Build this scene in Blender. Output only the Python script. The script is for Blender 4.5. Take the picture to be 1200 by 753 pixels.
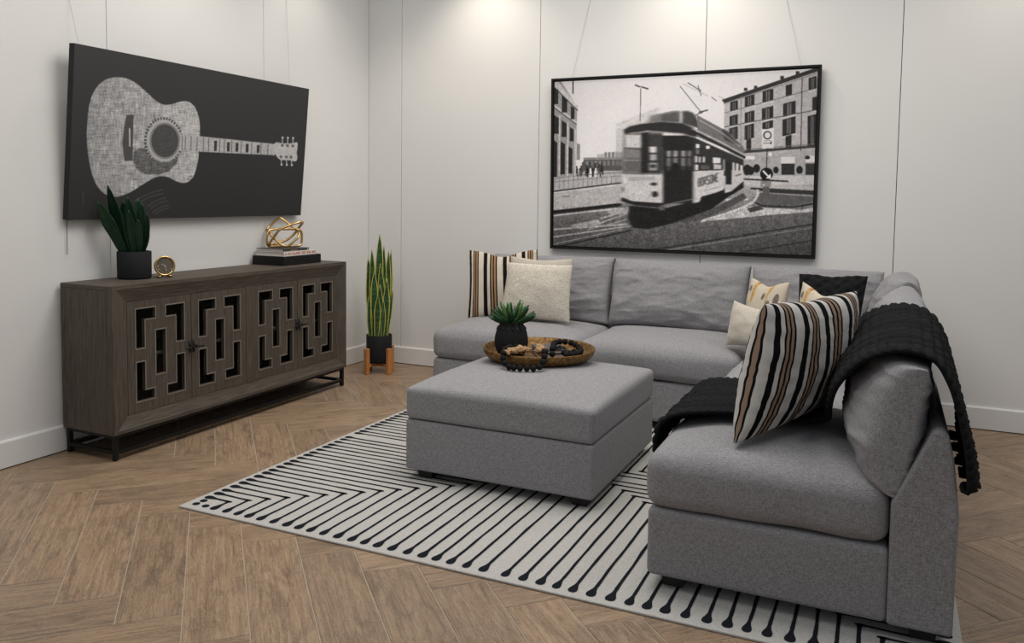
import bpy, bmesh, math, random
import numpy as np
from mathutils import Vector, Matrix, noise

for _o in list(bpy.data.objects): bpy.data.objects.remove(_o)
scene = bpy.context.scene
COL = scene.collection
random.seed(7)

# ---------------------------------------------------------------- camera
CAM = Vector((3.9492, -5.6675, 1.375))
YAW, PITCH, ROLL, FPX, PPY = 0.4339, -0.0642, 0.0131, 955.22, 293.10
def cam_axes():
    cy, sy = math.cos(YAW), math.sin(YAW)
    f = Vector((-sy*math.cos(PITCH), cy*math.cos(PITCH), math.sin(PITCH)))
    r = Vector((cy, sy, 0)); u = r.cross(f)
    c, s = math.cos(ROLL), math.sin(ROLL)
    return c*r + s*u, -s*r + c*u, f
cam_data = bpy.data.cameras.new('camera')
cam = bpy.data.objects.new('camera', cam_data); COL.objects.link(cam)
_r, _u, _f = cam_axes()
cam.matrix_world = Matrix(((_r.x, _u.x, -_f.x, CAM.x), (_r.y, _u.y, -_f.y, CAM.y),
                           (_r.z, _u.z, -_f.z, CAM.z), (0, 0, 0, 1)))
cam_data.sensor_fit = 'HORIZONTAL'; cam_data.sensor_width = 36.0
cam_data.lens = FPX*36.0/1200.0
cam_data.shift_y = -(376.5-PPY)/1200.0
cam_data.clip_start = 0.05
scene.camera = cam

# ---------------------------------------------------------------- world, lamps, exposure
world = bpy.data.worlds.new('world'); scene.world = world; world.use_nodes = True
bg = world.node_tree.nodes['Background']
bg.inputs['Color'].default_value = (0.90, 0.95, 1.0, 1)
bg.inputs['Strength'].default_value = 0.30

def lamp(name, kind, loc, energy, color=(1, .93, .84), target=None, **kw):
    d = bpy.data.lights.new(name, kind); d.energy = energy; d.color = color
    for k, v in kw.items(): setattr(d, k, v)
    o = bpy.data.objects.new(name, d); COL.objects.link(o); o.location = loc
    if target is not None:
        o.rotation_euler = (Vector(target)-Vector(loc)).to_track_quat('-Z', 'Y').to_euler()
    return o
# showroom ceiling panels (soft, overhead)
lamp('ceiling_lamp', 'AREA', (2.5, -2.0, 3.7), 74, (1, .955, .90), shape='RECTANGLE', size=2.2, size_y=1.6)
lamp('ceiling_lamp', 'AREA', (1.6, -4.4, 3.7), 26, (1, .96, .92), shape='RECTANGLE', size=1.6, size_y=1.2)
lamp('ceiling_lamp', 'AREA', (5.3, -2.2, 3.7), 27, (1, .96, .92), shape='RECTANGLE', size=1.2, size_y=1.2)
# wall-washing downlights close to the walls
for _x, _e in ((1.12, 40), (2.72, 34), (4.7, 22)):
    lamp('downlight', 'SPOT', (_x, -0.42, 3.35), _e, (1, .90, .77), (_x, -0.22, 0), spot_size=math.radians(112), spot_blend=1.0, shadow_soft_size=.06)
for _y, _e in ((-0.9, 20), (-2.1, 24), (-3.4, 14)):
    lamp('downlight', 'SPOT', (0.45, _y, 3.35), _e, (1, .92, .82), (0.25, _y, 0), spot_size=math.radians(112), spot_blend=1.0, shadow_soft_size=.06)
scene.view_settings.view_transform = 'Standard'
scene.view_settings.look = 'None'
scene.view_settings.gamma = 1.0
scene.view_settings.use_curve_mapping = False
scene.view_settings.exposure = 0.0

# ---------------------------------------------------------------- material helpers
def srgb(r, g, b):
    f = lambda c: (c/12.92 if c <= .04045 else ((c+.055)/1.055)**2.4)
    return (f(r/255), f(g/255), f(b/255), 1)
class NT:
    def __init__(s, name):
        s.m = bpy.data.materials.new(name); s.m.use_nodes = True
        s.t = s.m.node_tree; s.b = s.t.nodes['Principled BSDF']
    def n(s, typ, **kw):
        nd = s.t.nodes.new(typ)
        for k, v in kw.items():
            if k == 'ins':
                for a, b in v.items(): nd.inputs[a].default_value = b
            else: setattr(nd, k, v)
        return nd
    def l(s, a, b): s.t.links.new(a, b)
    def ramp(s, fac, stops, interp='LINEAR'):
        r = s.n('ShaderNodeValToRGB'); cr = r.color_ramp; cr.interpolation = interp
        while len(cr.elements) > 1: cr.elements.remove(cr.elements[-1])
        cr.elements[0].position = stops[0][0]; cr.elements[0].color = stops[0][1]
        for p, c in stops[1:]:
            e = cr.elements.new(p); e.color = c
        s.l(fac, r.inputs['Fac']); return r
    def coord(s, which='Object', scale=(1, 1, 1), rot=(0, 0, 0)):
        c = s.n('ShaderNodeTexCoord'); mp = s.n('ShaderNodeMapping')
        mp.inputs['Scale'].default_value = scale; mp.inputs['Rotation'].default_value = rot
        s.l(c.outputs[which], mp.inputs['Vector']); return mp.outputs['Vector']
    def noise(s, vec, scale=5, detail=3, rough=.5, dist=0.0):
        nd = s.n('ShaderNodeTexNoise'); nd.inputs['Scale'].default_value = scale
        nd.inputs['Detail'].default_value = detail; nd.inputs['Roughness'].default_value = rough
        nd.inputs['Distortion'].default_value = dist
        if vec is not None: s.l(vec, nd.inputs['Vector'])
        return nd.outputs['Fac']
    def wave(s, vec, scale, dist=0, direction='X', profile='SIN', dscale=1.0):
        nd = s.n('ShaderNodeTexWave', bands_direction=direction, wave_profile=profile)
        nd.inputs['Scale'].default_value = scale; nd.inputs['Distortion'].default_value = dist
        nd.inputs['Detail Scale'].default_value = dscale
        s.l(vec, nd.inputs['Vector']); return nd.outputs['Fac']
    def math(s, op, a, b=None, clamp=False):
        nd = s.n('ShaderNodeMath', operation=op); nd.use_clamp = clamp
        for i, v in enumerate((a, b)):
            if v is None: continue
            if isinstance(v, (int, float)): nd.inputs[i].default_value = v
            else: s.l(v, nd.inputs[i])
        return nd.outputs[0]
    def mix(s, fac, a, b, blend='MIX'):
        nd = s.n('ShaderNodeMix', data_type='RGBA', blend_type=blend)
        for i, v in ((0, fac), (6, a), (7, b)):
            if isinstance(v, (int, float, tuple)): nd.inputs[i].default_value = v
            else: s.l(v, nd.inputs[i])
        return nd.outputs[2]
    def bump(s, h, strength=.3, dist=.002):
        nd = s.n('ShaderNodeBump'); nd.inputs['Strength'].default_value = strength
        nd.inputs['Distance'].default_value = dist
        s.l(h, nd.inputs['Height']); s.l(nd.outputs['Normal'], s.b.inputs['Normal'])
    def base(s, c, rough=.8, metal=0, spec=.5):
        if isinstance(c, tuple): s.b.inputs['Base Color'].default_value = c
        else: s.l(c, s.b.inputs['Base Color'])
        s.b.inputs['Roughness'].default_value = rough
        s.b.inputs['Metallic'].default_value = metal
        s.b.inputs['Specular IOR Level'].default_value = spec
        return s.m
M = {}
def simple(name, c, rough=.7, metal=0, var=.12, vscale=30, bump=0, bscale=200, spec=.5):
    t = NT(name); v = t.coord()
    f = t.noise(v, vscale, 4)
    a = tuple(x*(1-var) for x in c[:3])+(1,); b = tuple(min(1, x*(1+var)) for x in c[:3])+(1,)
    t.base(t.mix(f, a, b), rough, metal, spec)
    if bump: t.bump(t.noise(v, bscale, 3), bump, .002)
    M[name] = t.m; return t.m

def linen(name, c, scale=420, var=.22, sheen=.15):
    t = NT(name); v = t.coord()
    thr = [t.noise(t.coord(scale=s_), scale*.17, 2, .6) for s_ in ((1, 6, 6), (6, 1, 6), (6, 6, 1))]
    big = t.noise(v, 6, 3)
    w = t.math('MULTIPLY', t.math('ADD', t.math('ADD', thr[0], thr[1]), thr[2]), .3333)
    d = tuple(x*(1-var) for x in c[:3])+(1,); e = tuple(min(1, x*(1+var)) for x in c[:3])+(1,)
    col = t.ramp(w, [(.42, d), (.58, e)]).outputs[0]
    col = t.mix(t.math('MULTIPLY', big, .16), col, tuple(x*.75 for x in c[:3])+(1,))
    t.base(col, .92, 0, .2); t.b.inputs['Sheen Weight'].default_value = sheen
    t.bump(w, .35, .0015); M[name] = t.m; return t.m
linen('sofa_linen', (.278, .273, .284, 1), 420, .33, .05)
linen('cream_linen', (.53, .485, .415, 1), 300, .14)
linen('white_linen', (.68, .65, .60, 1), 300, .10)
def bare(name, c, rough=.6, **kw): return simple(name, c, rough, **kw)
simple('wall_paint', (.74, .732, .715, 1), .6, var=.025, vscale=2.5, bump=.06, bscale=60, spec=.25)
simple('trim_paint', (.74, .73, .715, 1), .45, var=.02, vscale=3, spec=.35)
simple('wall_gap', (.07, .068, .065, 1), .9, spec=.1)
simple('black_metal', (.016, .015, .015, 1), .45, metal=.6, var=.3)
simple('black_leg', (.012, .011, .011, 1), .5)
simple('black_frame', (.010, .0095, .0095, 1), .6, spec=.2, var=.3)
simple('black_pot', (.012, .0125, .014, 1), .75, spec=.2, var=.35, vscale=60, bump=.25, bscale=120)
simple('black_ceramic', (.015, .015, .016, 1), .8, spec=.2, var=.25, vscale=50, bump=.2, bscale=90)
simple('soil', (.03, .022, .016, 1), .95, var=.5, vscale=120)
simple('gold', (.62, .41, .17, 1), .28, metal=1, var=.12, vscale=25)
simple('clock_face', (.10, .085, .065, 1), .45, var=.3)
simple('oak_stand', (.50, .21, .065, 1), .5, var=.25, vscale=14)
simple('black_box', (.010, .010, .010, 1), .6, spec=.2, var=.3)
simple('paper', (.62, .58, .52, 1), .8, var=.15, vscale=90)
simple('book_white', (.66, .63, .60, 1), .45, var=.05)
simple('book_dark', (.025, .025, .028, 1), .4, var=.2)
simple('book_red', (.55, .13, .07, 1), .5)
simple('bead_black', (.009, .009, .0095, 1), .8, spec=.15, var=.5, vscale=160, bump=.5, bscale=220)
simple('root_wood', (.42, .255, .125, 1), .75, var=.4, vscale=45, bump=.5, bscale=90)
simple('wire_grey', (.42, .40, .38, 1), .5)
simple('canvas_side', (.035, .035, .037, 1), .9, spec=.1, var=.15)
simple('succulent_leaf', (.022, .072, .028, 1), .5, spec=.3, var=.45, vscale=40)
simple('succulent_light', (.12, .24, .06, 1), .42, var=.35, vscale=40)
simple('dark_leaf', (.010, .036, .016, 1), .4, spec=.3, var=.55, vscale=22)
simple('grout', (.40, .335, .265, 1), .9, var=.15, vscale=20)
simple('rug_line', (.013, .015, .020, 1), .97, spec=.05, var=.3, vscale=200)
t = NT('tablet_glass'); t.base((.02, .022, .026, 1), .12); M['tablet_glass'] = t.m
t = NT('cabinet_glass'); t.base((.9, .95, .95, 1), .03); t.b.inputs['Transmission Weight'].default_value = 1
t.b.inputs['IOR'].default_value = 1.08; M['cabinet_glass'] = t.m
# rug wool
t = NT('rug_wool'); w = t.noise(t.coord(), 260, 3); b_ = t.noise(t.coord(), 5, 3)
col = t.ramp(w, [(.3, (.37, .36, .34, 1)), (.7, (.56, .55, .525, 1))]).outputs[0]
t.base(t.mix(t.math('MULTIPLY', b_, .25), col, (.5, .48, .45, 1)), .97, 0, .1); t.bump(w, .5, .003); M['rug_wool'] = t.m
# bronze tray
t = NT('tray_bronze'); f = t.noise(t.coord(), 55, 5, .65)
col = t.ramp(f, [(.3, (.022, .014, .007, 1)), (.5, (.165, .086, .025, 1)), (.72, (.33, .185, .058, 1))]).outputs[0]
t.base(col, .5, .45, .3); t.bump(f, .2, .002); M['tray_bronze'] = t.m
# weathered dark oak of the sideboard (grain along local axis)
def oak(name, axis, dark, light):
    t = NT(name); sc = {'y': (26, 1.4, 26), 'z': (26, 26, 1.4)}[axis]
    g = t.noise(t.coord(scale=sc), 5.0, 6, .62, .4); big = t.noise(t.coord(), 3.5, 3)
    fine = t.noise(t.coord(scale=tuple(x*4 for x in sc)), 6, 3)
    col = t.ramp(g, [(.32, dark), (.55, tuple((a+b)/2 for a, b in zip(dark, light))), (.72, light)]).outputs[0]
    col = t.mix(t.math('MULTIPLY', fine, .35), col, tuple(x*.5 for x in dark[:3])+(1,))
    col = t.mix(t.math('MULTIPLY', big, .3), col, tuple(x*1.25 for x in light[:3])+(1,))
    t.base(col, .62, 0, .35); t.bump(g, .25, .002); M[name] = t.m
oak('oak_vertical', 'z', (.026, .021, .016, 1), (.140, .115, .089, 1))
oak('oak_horizontal', 'y', (.026, .021, .016, 1), (.140, .115, .089, 1))
# floor plank: wood-look porcelain
t = NT('plank_wood')
oi = t.n('ShaderNodeObjectInfo'); tc = t.n('ShaderNodeTexCoord')
off = t.n('ShaderNodeVectorMath', operation='SCALE'); off.inputs[0].default_value = (37.0, 53.0, 11.0)
t.l(oi.outputs['Random'], off.inputs['Scale'])
ad = t.n('ShaderNodeVectorMath', operation='ADD'); t.l(tc.outputs['Object'], ad.inputs[0]); t.l(off.outputs[0], ad.inputs[1])
def mp_(sc):
    m_ = t.n('ShaderNodeMapping'); m_.inputs['Scale'].default_value = sc; t.l(ad.outputs[0], m_.inputs['Vector']); return m_.outputs[0]
g1 = t.noise(mp_((1.5, 34, 1)), 2.6, 7, .66, .6)
g2 = t.noise(mp_((2.0, 6, 1)), 2.6, 5, .6, .8)
g3 = t.noise(mp_((7, 90, 1)), 3, 3, .6)
col = t.ramp(g1, [(.25, srgb(106, 85, 67)), (.46, srgb(146, 122, 98)), (.62, srgb(164, 140, 115)), (.8, srgb(182, 160, 134))]).outputs[0]
col = t.mix(t.math('MULTIPLY', t.ramp(g2, [(.48, (0, 0, 0, 1)), (.7, (1, 1, 1, 1))]).outputs[0], .75), col, srgb(104, 86, 71))
col = t.mix(t.math('MULTIPLY', t.ramp(g2, [(.28, (1, 1, 1, 1)), (.42, (0, 0, 0, 1))]).outputs[0], .35), col, srgb(170, 140, 110))
col = t.mix(t.math('MULTIPLY', t.ramp(g3, [(.52, (0, 0, 0, 1)), (.68, (1, 1, 1, 1))]).outputs[0], .65), col, srgb(96, 78, 64))
g4 = t.noise(mp_((24, 110, 1)), 3, 2, .6)
col = t.mix(t.math('MULTIPLY', t.ramp(g4, [(.55, (0, 0, 0, 1)), (.66, (1, 1, 1, 1))]).outputs[0], .4), col, srgb(186, 166, 142))
tint = t.ramp(oi.outputs['Random'], [(0, (.86, .86, .87, 1)), (.5, (1, 1, 1, 1)), (1, (1.07, 1.06, 1.05, 1))]).outputs[0]
t.base(t.mix(1.0, col, tint, 'MULTIPLY'), .42, 0, .4); t.bump(g3, .12, .0015); M['plank_wood'] = t.m
# striped cushion cloth: bands along U
def stripes(name, rep, cream, tan, black, phase=0.0):
    t = NT(name); uv = t.n('ShaderNodeUVMap'); sp = t.n('ShaderNodeSeparateXYZ'); t.l(uv.outputs[0], sp.inputs[0])
    wob = t.math('MULTIPLY', t.math('SUBTRACT', t.noise(t.coord(), 9, 2), .5), .003)
    u = t.math('FRACT', t.math('ADD', t.math('MULTIPLY', t.math('ADD', sp.outputs[0], wob), rep), phase))
    seq = [(.0, cream), (.17, black), (.33, cream), (.50, black), (.545, tan), (.625, black), (.67, tan), (.75, black), (.80, cream)]
    seq = [(.0, cream), (.14, black), (.34, cream), (.48, black), (.545, tan), (.63, black), (.695, tan), (.78, black), (.845, cream)]
    col = t.ramp(u, seq, 'CONSTANT').outputs[0]
    wv = t.noise(t.coord(), 300, 2)
    col = t.mix(t.math('MULTIPLY', wv, .35), col, t.mix(1.0, col, (.6, .6, .6, 1), 'MULTIPLY'))
    t.base(col, .95, 0, .08); t.bump(wv, .3, .0015); M[name] = t.m
stripes('stripe_far', 4.4, (.62, .555, .46, 1), (.33, .205, .115, 1), (.010, .009, .009, 1), .93)
stripes('stripe_near', 4.9, (.50, .485, .465, 1), (.25, .175, .125, 1), (.006, .0055, .0055, 1), .74)
# cream nubby weave
t = NT('boucle'); v = t.coord(); f = t.noise(t.coord(scale=(1, 1, 2.4)), 70, 4, .65)
col = t.ramp(f, [(.3, (.43, .39, .32, 1)), (.5, (.62, .575, .495, 1)), (.7, (.70, .655, .57, 1))]).outputs[0]
t.base(col, .95, 0, .15); t.bump(f, .9, .005); M['boucle'] = t.m
# block-printed cushion: ochre and grey strokes on cream
t = NT('block_print'); uv = t.n('ShaderNodeUVMap')
def uvmap(sc, loc=(0, 0, 0), rot=0.0):
    m_ = t.n('ShaderNodeMapping'); m_.inputs['Scale'].default_value = sc; m_.inputs['Location'].default_value = loc
    m_.inputs['Rotation'].default_value = (0, 0, rot); t.l(uv.outputs[0], m_.inputs['Vector']); return m_.outputs[0]
def spots(sc, loc, thr, rot=0.0):
    vo = t.n('ShaderNodeTexVoronoi', feature='F1'); vo.inputs['Scale'].default_value = 1; vo.inputs['Randomness'].default_value = .55
    t.l(uvmap(sc, loc, rot), vo.inputs['Vector'])
    return t.math('LESS_THAN', vo.outputs['Distance'], thr)
edge = t.noise(uvmap((22, 22, 1)), 2, 3)
grey = t.math('MULTIPLY', spots((7, 3.6, 1), (.2, .1, 0), .36, .5), t.math('GREATER_THAN', t.noise(uvmap((2.2, 1.2, 1), (3, 0, 0)), 2, 1), .41))
ochre = t.math('GREATER_THAN', t.noise(uvmap((7, 1.5, 1), (1.7, 2.2, 0), .35), 1.0, 1), .62)
col = t.mix(t.math('MULTIPLY', ochre, t.math('GREATER_THAN', edge, .42)), (.54, .475, .375, 1), (.48, .27, .075, 1))
col = t.mix(t.math('MULTIPLY', grey, t.math('GREATER_THAN', edge, .36)), col, (.15, .125, .11, 1))
t.base(col, .9, 0, .2); t.bump(t.noise(t.coord(), 250, 2), .3, .0015); M['block_print'] = t.m
# black chunky knit
t = NT('black_knit'); f = t.noise(t.coord(), 180, 3)
t.base(t.mix(f, (.004, .004, .0042, 1), (.018, .018, .0195, 1)), .92, 0, .14)
t.bump(f, .8, .004); M['black_knit'] = t.m
# variegated snake plant: UV.x across the blade
t = NT('snake_leaf'); uv = t.n('ShaderNodeUVMap'); sp = t.n('ShaderNodeSeparateXYZ'); t.l(uv.outputs[0], sp.inputs[0])
e = t.math('ABSOLUTE', t.math('SUBTRACT', sp.outputs[0], .5))
e = t.math('ADD', e, t.math('MULTIPLY', t.math('SUBTRACT', t.noise(t.coord(), 30, 2), .5), .08))
band = t.noise(t.coord(scale=(1, 1, 9)), 9, 3)
gcol = t.ramp(band, [(.35, (.012, .05, .018, 1)), (.65, (.045, .12, .04, 1))]).outputs[0]
t.base(t.mix(t.math('GREATER_THAN', e, .385), gcol, (.52, .47, .10, 1)), .4); M['snake_leaf'] = t.m
# printed pictures carry their print as a colour attribute of the stretched canvas
def printed(name, rough=.6):
    t = NT(name); a = t.n('ShaderNodeVertexColor'); a.layer_name = 'print'
    w = t.noise(t.coord(), 600, 1)
    t.base(a.outputs['Color'], rough, 0, .12); t.bump(w, .1, .0008); M[name] = t.m
printed('guitar_print', .75); printed('tram_print', .5)

# ---------------------------------------------------------------- mesh helpers
def mesh(name, vs, fs, mat, smooth=False, uvs=None):
    me = bpy.data.meshes.new(name)
    me.from_pydata([tuple(v) for v in vs], [], fs)
    if smooth: me.polygons.foreach_set('use_smooth', [True]*len(me.polygons))
    if uvs is not None:
        l = me.uv_layers.new(name='UVMap')
        idx = np.empty(len(me.loops), dtype=np.int32); me.loops.foreach_get('vertex_index', idx)
        l.data.foreach_set('uv', np.asarray(uvs, dtype=np.float32)[idx].ravel())
    if mat is not None: me.materials.append(M[mat] if isinstance(mat, str) else mat)
    me.update(); return me
def obj(name, me, parent=None, loc=None):
    o = bpy.data.objects.new(name, me); COL.objects.link(o)
    if loc is not None: o.location = loc
    if parent is not None: o.parent = parent
    return o
def tag(o, label, cat, group=None):
    o['label'] = label; o['category'] = cat
    if group: o['group'] = group
    return o
def root(name, loc, label, cat, group=None, rz=0):
    o = bpy.data.objects.new(name, None); COL.objects.link(o)
    o.location = loc; o.rotation_euler = (0, 0, rz); o.empty_display_size = .1
    return tag(o, label, cat, group)
def part(name, geo, mat, parent, smooth=False, uvs=None, bevel=0, seg=2, world=True):
    """geo in world coordinates (parent un-rotated) unless world=False"""
    vs, fs = geo
    if world and parent is not None:
        L = Vector(parent.location)
        pp = parent.parent
        while pp is not None: L = L+Vector(pp.location); pp = pp.parent
        vs = [Vector(v)-L for v in vs]
    o = obj(name, mesh(name, vs, fs, mat, smooth, uvs), parent)
    if bevel:
        b = o.modifiers.new('bevel', 'BEVEL'); b.width = bevel; b.segments = seg; b.limit_method = 'ANGLE'; b.angle_limit = math.radians(40)
    return o
def box(x0, x1, y0, y1, z0, z1):
    vs = [(x, y, z) for z in (z0, z1) for y in (y0, y1) for x in (x0, x1)]
    fs = [(0, 2, 3, 1), (4, 5, 7, 6), (0, 1, 5, 4), (2, 6, 7, 3), (0, 4, 6, 2), (1, 3, 7, 5)]
    return vs, fs
def join(*geos):
    V, F = [], []
    for vs, fs in geos:
        n = len(V); V += list(vs); F += [tuple(i+n for i in f) for f in fs]
    return V, F
def extrude_poly(pts, axis, a, b):
    """pts 2D polygon (ccw), extruded along axis from a to b"""
    n = len(pts)
    def P(p, t): return {'x': (t, p[0], p[1]), 'y': (p[0], t, p[1]), 'z': (p[0], p[1], t)}[axis]
    vs = [P(p, a) for p in pts]+[P(p, b) for p in pts]
    fs = [tuple(range(n-1, -1, -1)), tuple(range(n, 2*n))]+[(i, (i+1) % n, (i+1) % n+n, i+n) for i in range(n)]
    return vs, fs
def tube(path, r, seg=8, closed=False, caps=True):
    P = [Vector(p) for p in path]; n = len(P); R_ = r if isinstance(r, (list, tuple)) else [r]*n
    V, F = [], []; up = None
    for i in range(n):
        a = P[(i-1) % n] if (closed or i > 0) else P[i]; b = P[(i+1) % n] if (closed or i < n-1) else P[i]
        d = (b-a).normalized()
        if up is None:
            up = d.orthogonal().normalized()
        up = (up-d*up.dot(d)).normalized(); s = d.cross(up)
        for k in range(seg):
            an = 2*math.pi*k/seg; V.append(P[i]+(up*math.cos(an)+s*math.sin(an))*R_[i])
    m = n if closed else n-1
    for i in range(m):
        for k in range(seg):
            a = i*seg+k; b = i*seg+(k+1) % seg; c = ((i+1) % n)*seg+(k+1) % seg; d = ((i+1) % n)*seg+k
            F.append((a, b, c, d))
    if not closed and caps:
        F.append(tuple(range(seg-1, -1, -1))); F.append(tuple((n-1)*seg+k for k in range(seg)))
    return V, F
def lathe(prof, c, seg=40, cap0=True, cap1=False):
    V, F = [], []; n = len(prof)
    for r, z in prof:
        for k in range(seg):
            a = 2*math.pi*k/seg; V.append((c[0]+r*math.cos(a), c[1]+r*math.sin(a), c[2]+z))
    for i in range(n-1):
        for k in range(seg):
            F.append((i*seg+k, i*seg+(k+1) % seg, (i+1)*seg+(k+1) % seg, (i+1)*seg+k))
    if cap0: F.append(tuple(range(seg-1, -1, -1)))
    if cap1: F.append(tuple((n-1)*seg+k for k in range(seg)))
    return V, F
def axis_samples(h, r, n):
    a = [-h, -h+r*.12, -h+r*.4, -h+r*.75, -h+r]
    inner = [(-h+r)+(2*h-2*r)*i/n for i in range(1, n)]
    return a+inner+[-x for x in reversed(a)]
def soft_box(c, size, r, n=(10, 10, 4), fn=None, wrinkle=0.0, wscale=3.0, seed=0):
    """rounded cushion box; fn(x,y,z,u,v,w)->(dx,dy,dz) in local units shapes the crown"""
    hx, hy, hz = size[0]/2, size[1]/2, size[2]/2; r = min(r, hx*.98, hy*.98, hz*.98)
    X, Y, Z = axis_samples(hx, r, n[0]), axis_samples(hy, r, n[1]), axis_samples(hz, r, n[2])
    nx, ny, nz = len(X)-1, len(Y)-1, len(Z)-1
    ids, V, F = {}, [], []
    def vid(i, j, k):
        key = (i, j, k)
        if key in ids: return ids[key]
        p = Vector((X[i], Y[j], Z[k]))
        q = Vector((max(-hx+r, min(hx-r, p.x)), max(-hy+r, min(hy-r, p.y)), max(-hz+r, min(hz-r, p.z))))
        d = p-q
        if d.length > 1e-9: p = q+d.normalized()*r
        nrm = d.normalized() if d.length > 1e-9 else Vector((0, 0, 1))
        if fn:
            u, v, w = p.x/hx, p.y/hy, p.z/hz
            p = p+Vector(fn(u, v, w))
        if wrinkle:
            s = Vector((p.x*wscale+seed*3.1, p.y*wscale-seed*1.7, p.z*wscale+seed))
            p = p+nrm*(noise.fractal(s, 1.0, 2.0, 3)*wrinkle)
        V.append(p+Vector(c)); ids[key] = len(V)-1; return ids[key]
    for i in range(nx):
        for j in range(ny):
            F.append((vid(i, j, 0), vid(i, j+1, 0), vid(i+1, j+1, 0), vid(i+1, j, 0)))
            F.append((vid(i, j, nz), vid(i+1, j, nz), vid(i+1, j+1, nz), vid(i, j+1, nz)))
    for i in range(nx):
        for k in range(nz):
            F.append((vid(i, 0, k), vid(i+1, 0, k), vid(i+1, 0, k+1), vid(i, 0, k+1)))
            F.append((vid(i, ny, k), vid(i, ny, k+1), vid(i+1, ny, k+1), vid(i+1, ny, k)))
    for j in range(ny):
        for k in range(nz):
            F.append((vid(0, j, k), vid(0, j, k+1), vid(0, j+1, k+1), vid(0, j+1, k)))
            F.append((vid(nx, j, k), vid(nx, j+1, k), vid(nx, j+1, k+1), vid(nx, j, k+1)))
    return V, F
def pillow(BL, BR, TL, TR, t, n=36, pinch=.07, boxy=.5, chop=0.0, chop_w=.4, wrinkle=.004, seed=0, ripple=0.0, knit=None, frontbias=.5, crease=0.0):
    """stuffed cushion spanned between four corners; front is on the (BR-BL)x(TL-BL) side"""
    BL, BR, TL, TR = map(Vector, (BL, BR, TL, TR))
    N = ((BR-BL).cross(TL-BL)).normalized()
    V, F, UV = [], [], []
    g = lambda a: math.sin(a*math.pi/2)          # denser near the seams
    def pt(i, j, side):
        u, v = g(-1+2*i/n), g(-1+2*j/n)
        uu = u*(1-pinch*(1-v*v)*u*u); vv = v*(1-pinch*(1-u*u)*v*v)
        if chop: vv -= chop*math.exp(-(u/chop_w)**2)*((v+1)/2)**2.5
        s, q = (uu+1)/2, (vv+1)/2
        p = BL*(1-s)*(1-q)+BR*s*(1-q)+TL*(1-s)*q+TR*s*q
        h = max(0, (1-u*u))**boxy*max(0, (1-v*v))**boxy
        h *= (1-.28*math.exp(-(u/chop_w)**2)*((v+1)/2)**2) if chop else 1
        d = t*h*(frontbias if side > 0 else 1-frontbias)
        w = noise.fractal(Vector((u*2.2+seed*5.3, v*2.2+side*9.1, seed*2.7)), 1.0, 2.1, 4)*wrinkle*(.3+h)
        if ripple: w += ripple*math.sin(v*23+4*noise.noise(Vector((u*3, v*3, seed))))*max(0, abs(u)-.72)/.28*(1 if h > 0 else 0)
        if crease:
            q1 = 1-abs(noise.noise(Vector((u*1.3+v*1.1+seed*3.3, v*2.6-u*.7, seed*1.9+side)))); q2 = 1-abs(noise.noise(Vector((u*2.4-v*1.5+seed, v*1.6+u*.9, seed*4.1+side))))
            w += crease*(max(0, q1)**9*.9+max(0, q2)**12*.7)*min(1, h*2.2)
        if knit: w += knit(u, v)*min(1, h*4)
        p = p+N*side*(d+w if h > 0 else 0)
        if h <= 0: p = p+N*(noise.noise(Vector((u*6+seed, v*6, side*0+seed)))*wrinkle*1.3)
        return p, (.5*(u+1)/2+.5*i/n, (v+1)/2)
    ids = {}
    def vid(i, j, s):
        edge = i in (0, n) or j in (0, n)
        k = (i, j, 0 if edge else s)
        if k not in ids:
            p, uv = pt(i, j, s); V.append(p); UV.append(uv); ids[k] = len(V)-1
        return ids[k]
    for i in range(n):
        for j in range(n):
            F.append((vid(i, j, 1), vid(i+1, j, 1), vid(i+1, j+1, 1), vid(i, j+1, 1)))
            F.append((vid(i, j, -1), vid(i, j+1, -1), vid(i+1, j+1, -1), vid(i+1, j, -1)))
    return (V, F), UV
def solo(name, geo, mat, label, cat, group=None, smooth=True, uvs=None, base=None):
    """a thing that is a single mesh: origin at its base"""
    vs = [Vector(v) for v in geo[0]]
    if base is None:
        base = Vector((sum(v.x for v in vs)/len(vs), sum(v.y for v in vs)/len(vs), min(v.z for v in vs)))
    o = obj(name, mesh(name, [v-Vector(base) for v in vs], geo[1], mat, smooth, uvs), None, base)
    return tag(o, label, cat, group)

# ================================================================ THE ROOM
S2 = math.sqrt(.5)
FX1, FY0 = 7.0, -5.3
def struct(name, geo, mat, **kw):
    o = part(name, geo, mat, None, **kw); o['kind'] = 'structure'; return o
floor = struct('floor', box(-.06, 10.5, -9.5, .06, -.06, -.0022), 'grout')
def clip(poly, axis, lim, keep_less):
    out = []
    for a, b in zip(poly, poly[1:]+poly[:1]):
        ina = (a[axis] <= lim) if keep_less else (a[axis] >= lim)
        inb = (b[axis] <= lim) if keep_less else (b[axis] >= lim)
        if ina: out.append(a)
        if ina != inb:
            t_ = (lim-a[axis])/(b[axis]-a[axis]); out.append((a[0]+(b[0]-a[0])*t_, a[1]+(b[1]-a[1])*t_))
    return out
PW, PL, GAP = .2032, .917, .0040
def plank_mesh(poly):
    n = len(poly); cx = sum(p[0] for p in poly)/n; cy = sum(p[1] for p in poly)/n
    vs = [(x, y, -.004) for x, y in poly]+[(x, y, -.0012) for x, y in poly]
    ins = [(cx+(x-cx)*(1-.0016/max(.02, abs(x-cx))), cy+(y-cy)*(1-.0016/max(.02, abs(y-cy))), 0) for x, y in poly]
    vs += ins
    fs = [tuple(range(2*n, 3*n))]
    for i in range(n):
        j = (i+1) % n
        fs += [(i, j, j+n, i+n), (i+n, j+n, j+2*n, i+2*n)]
    return mesh('plank', vs, fs, 'plank_wood')
hl, hw = (PL-GAP)/2, (PW-GAP)/2
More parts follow.
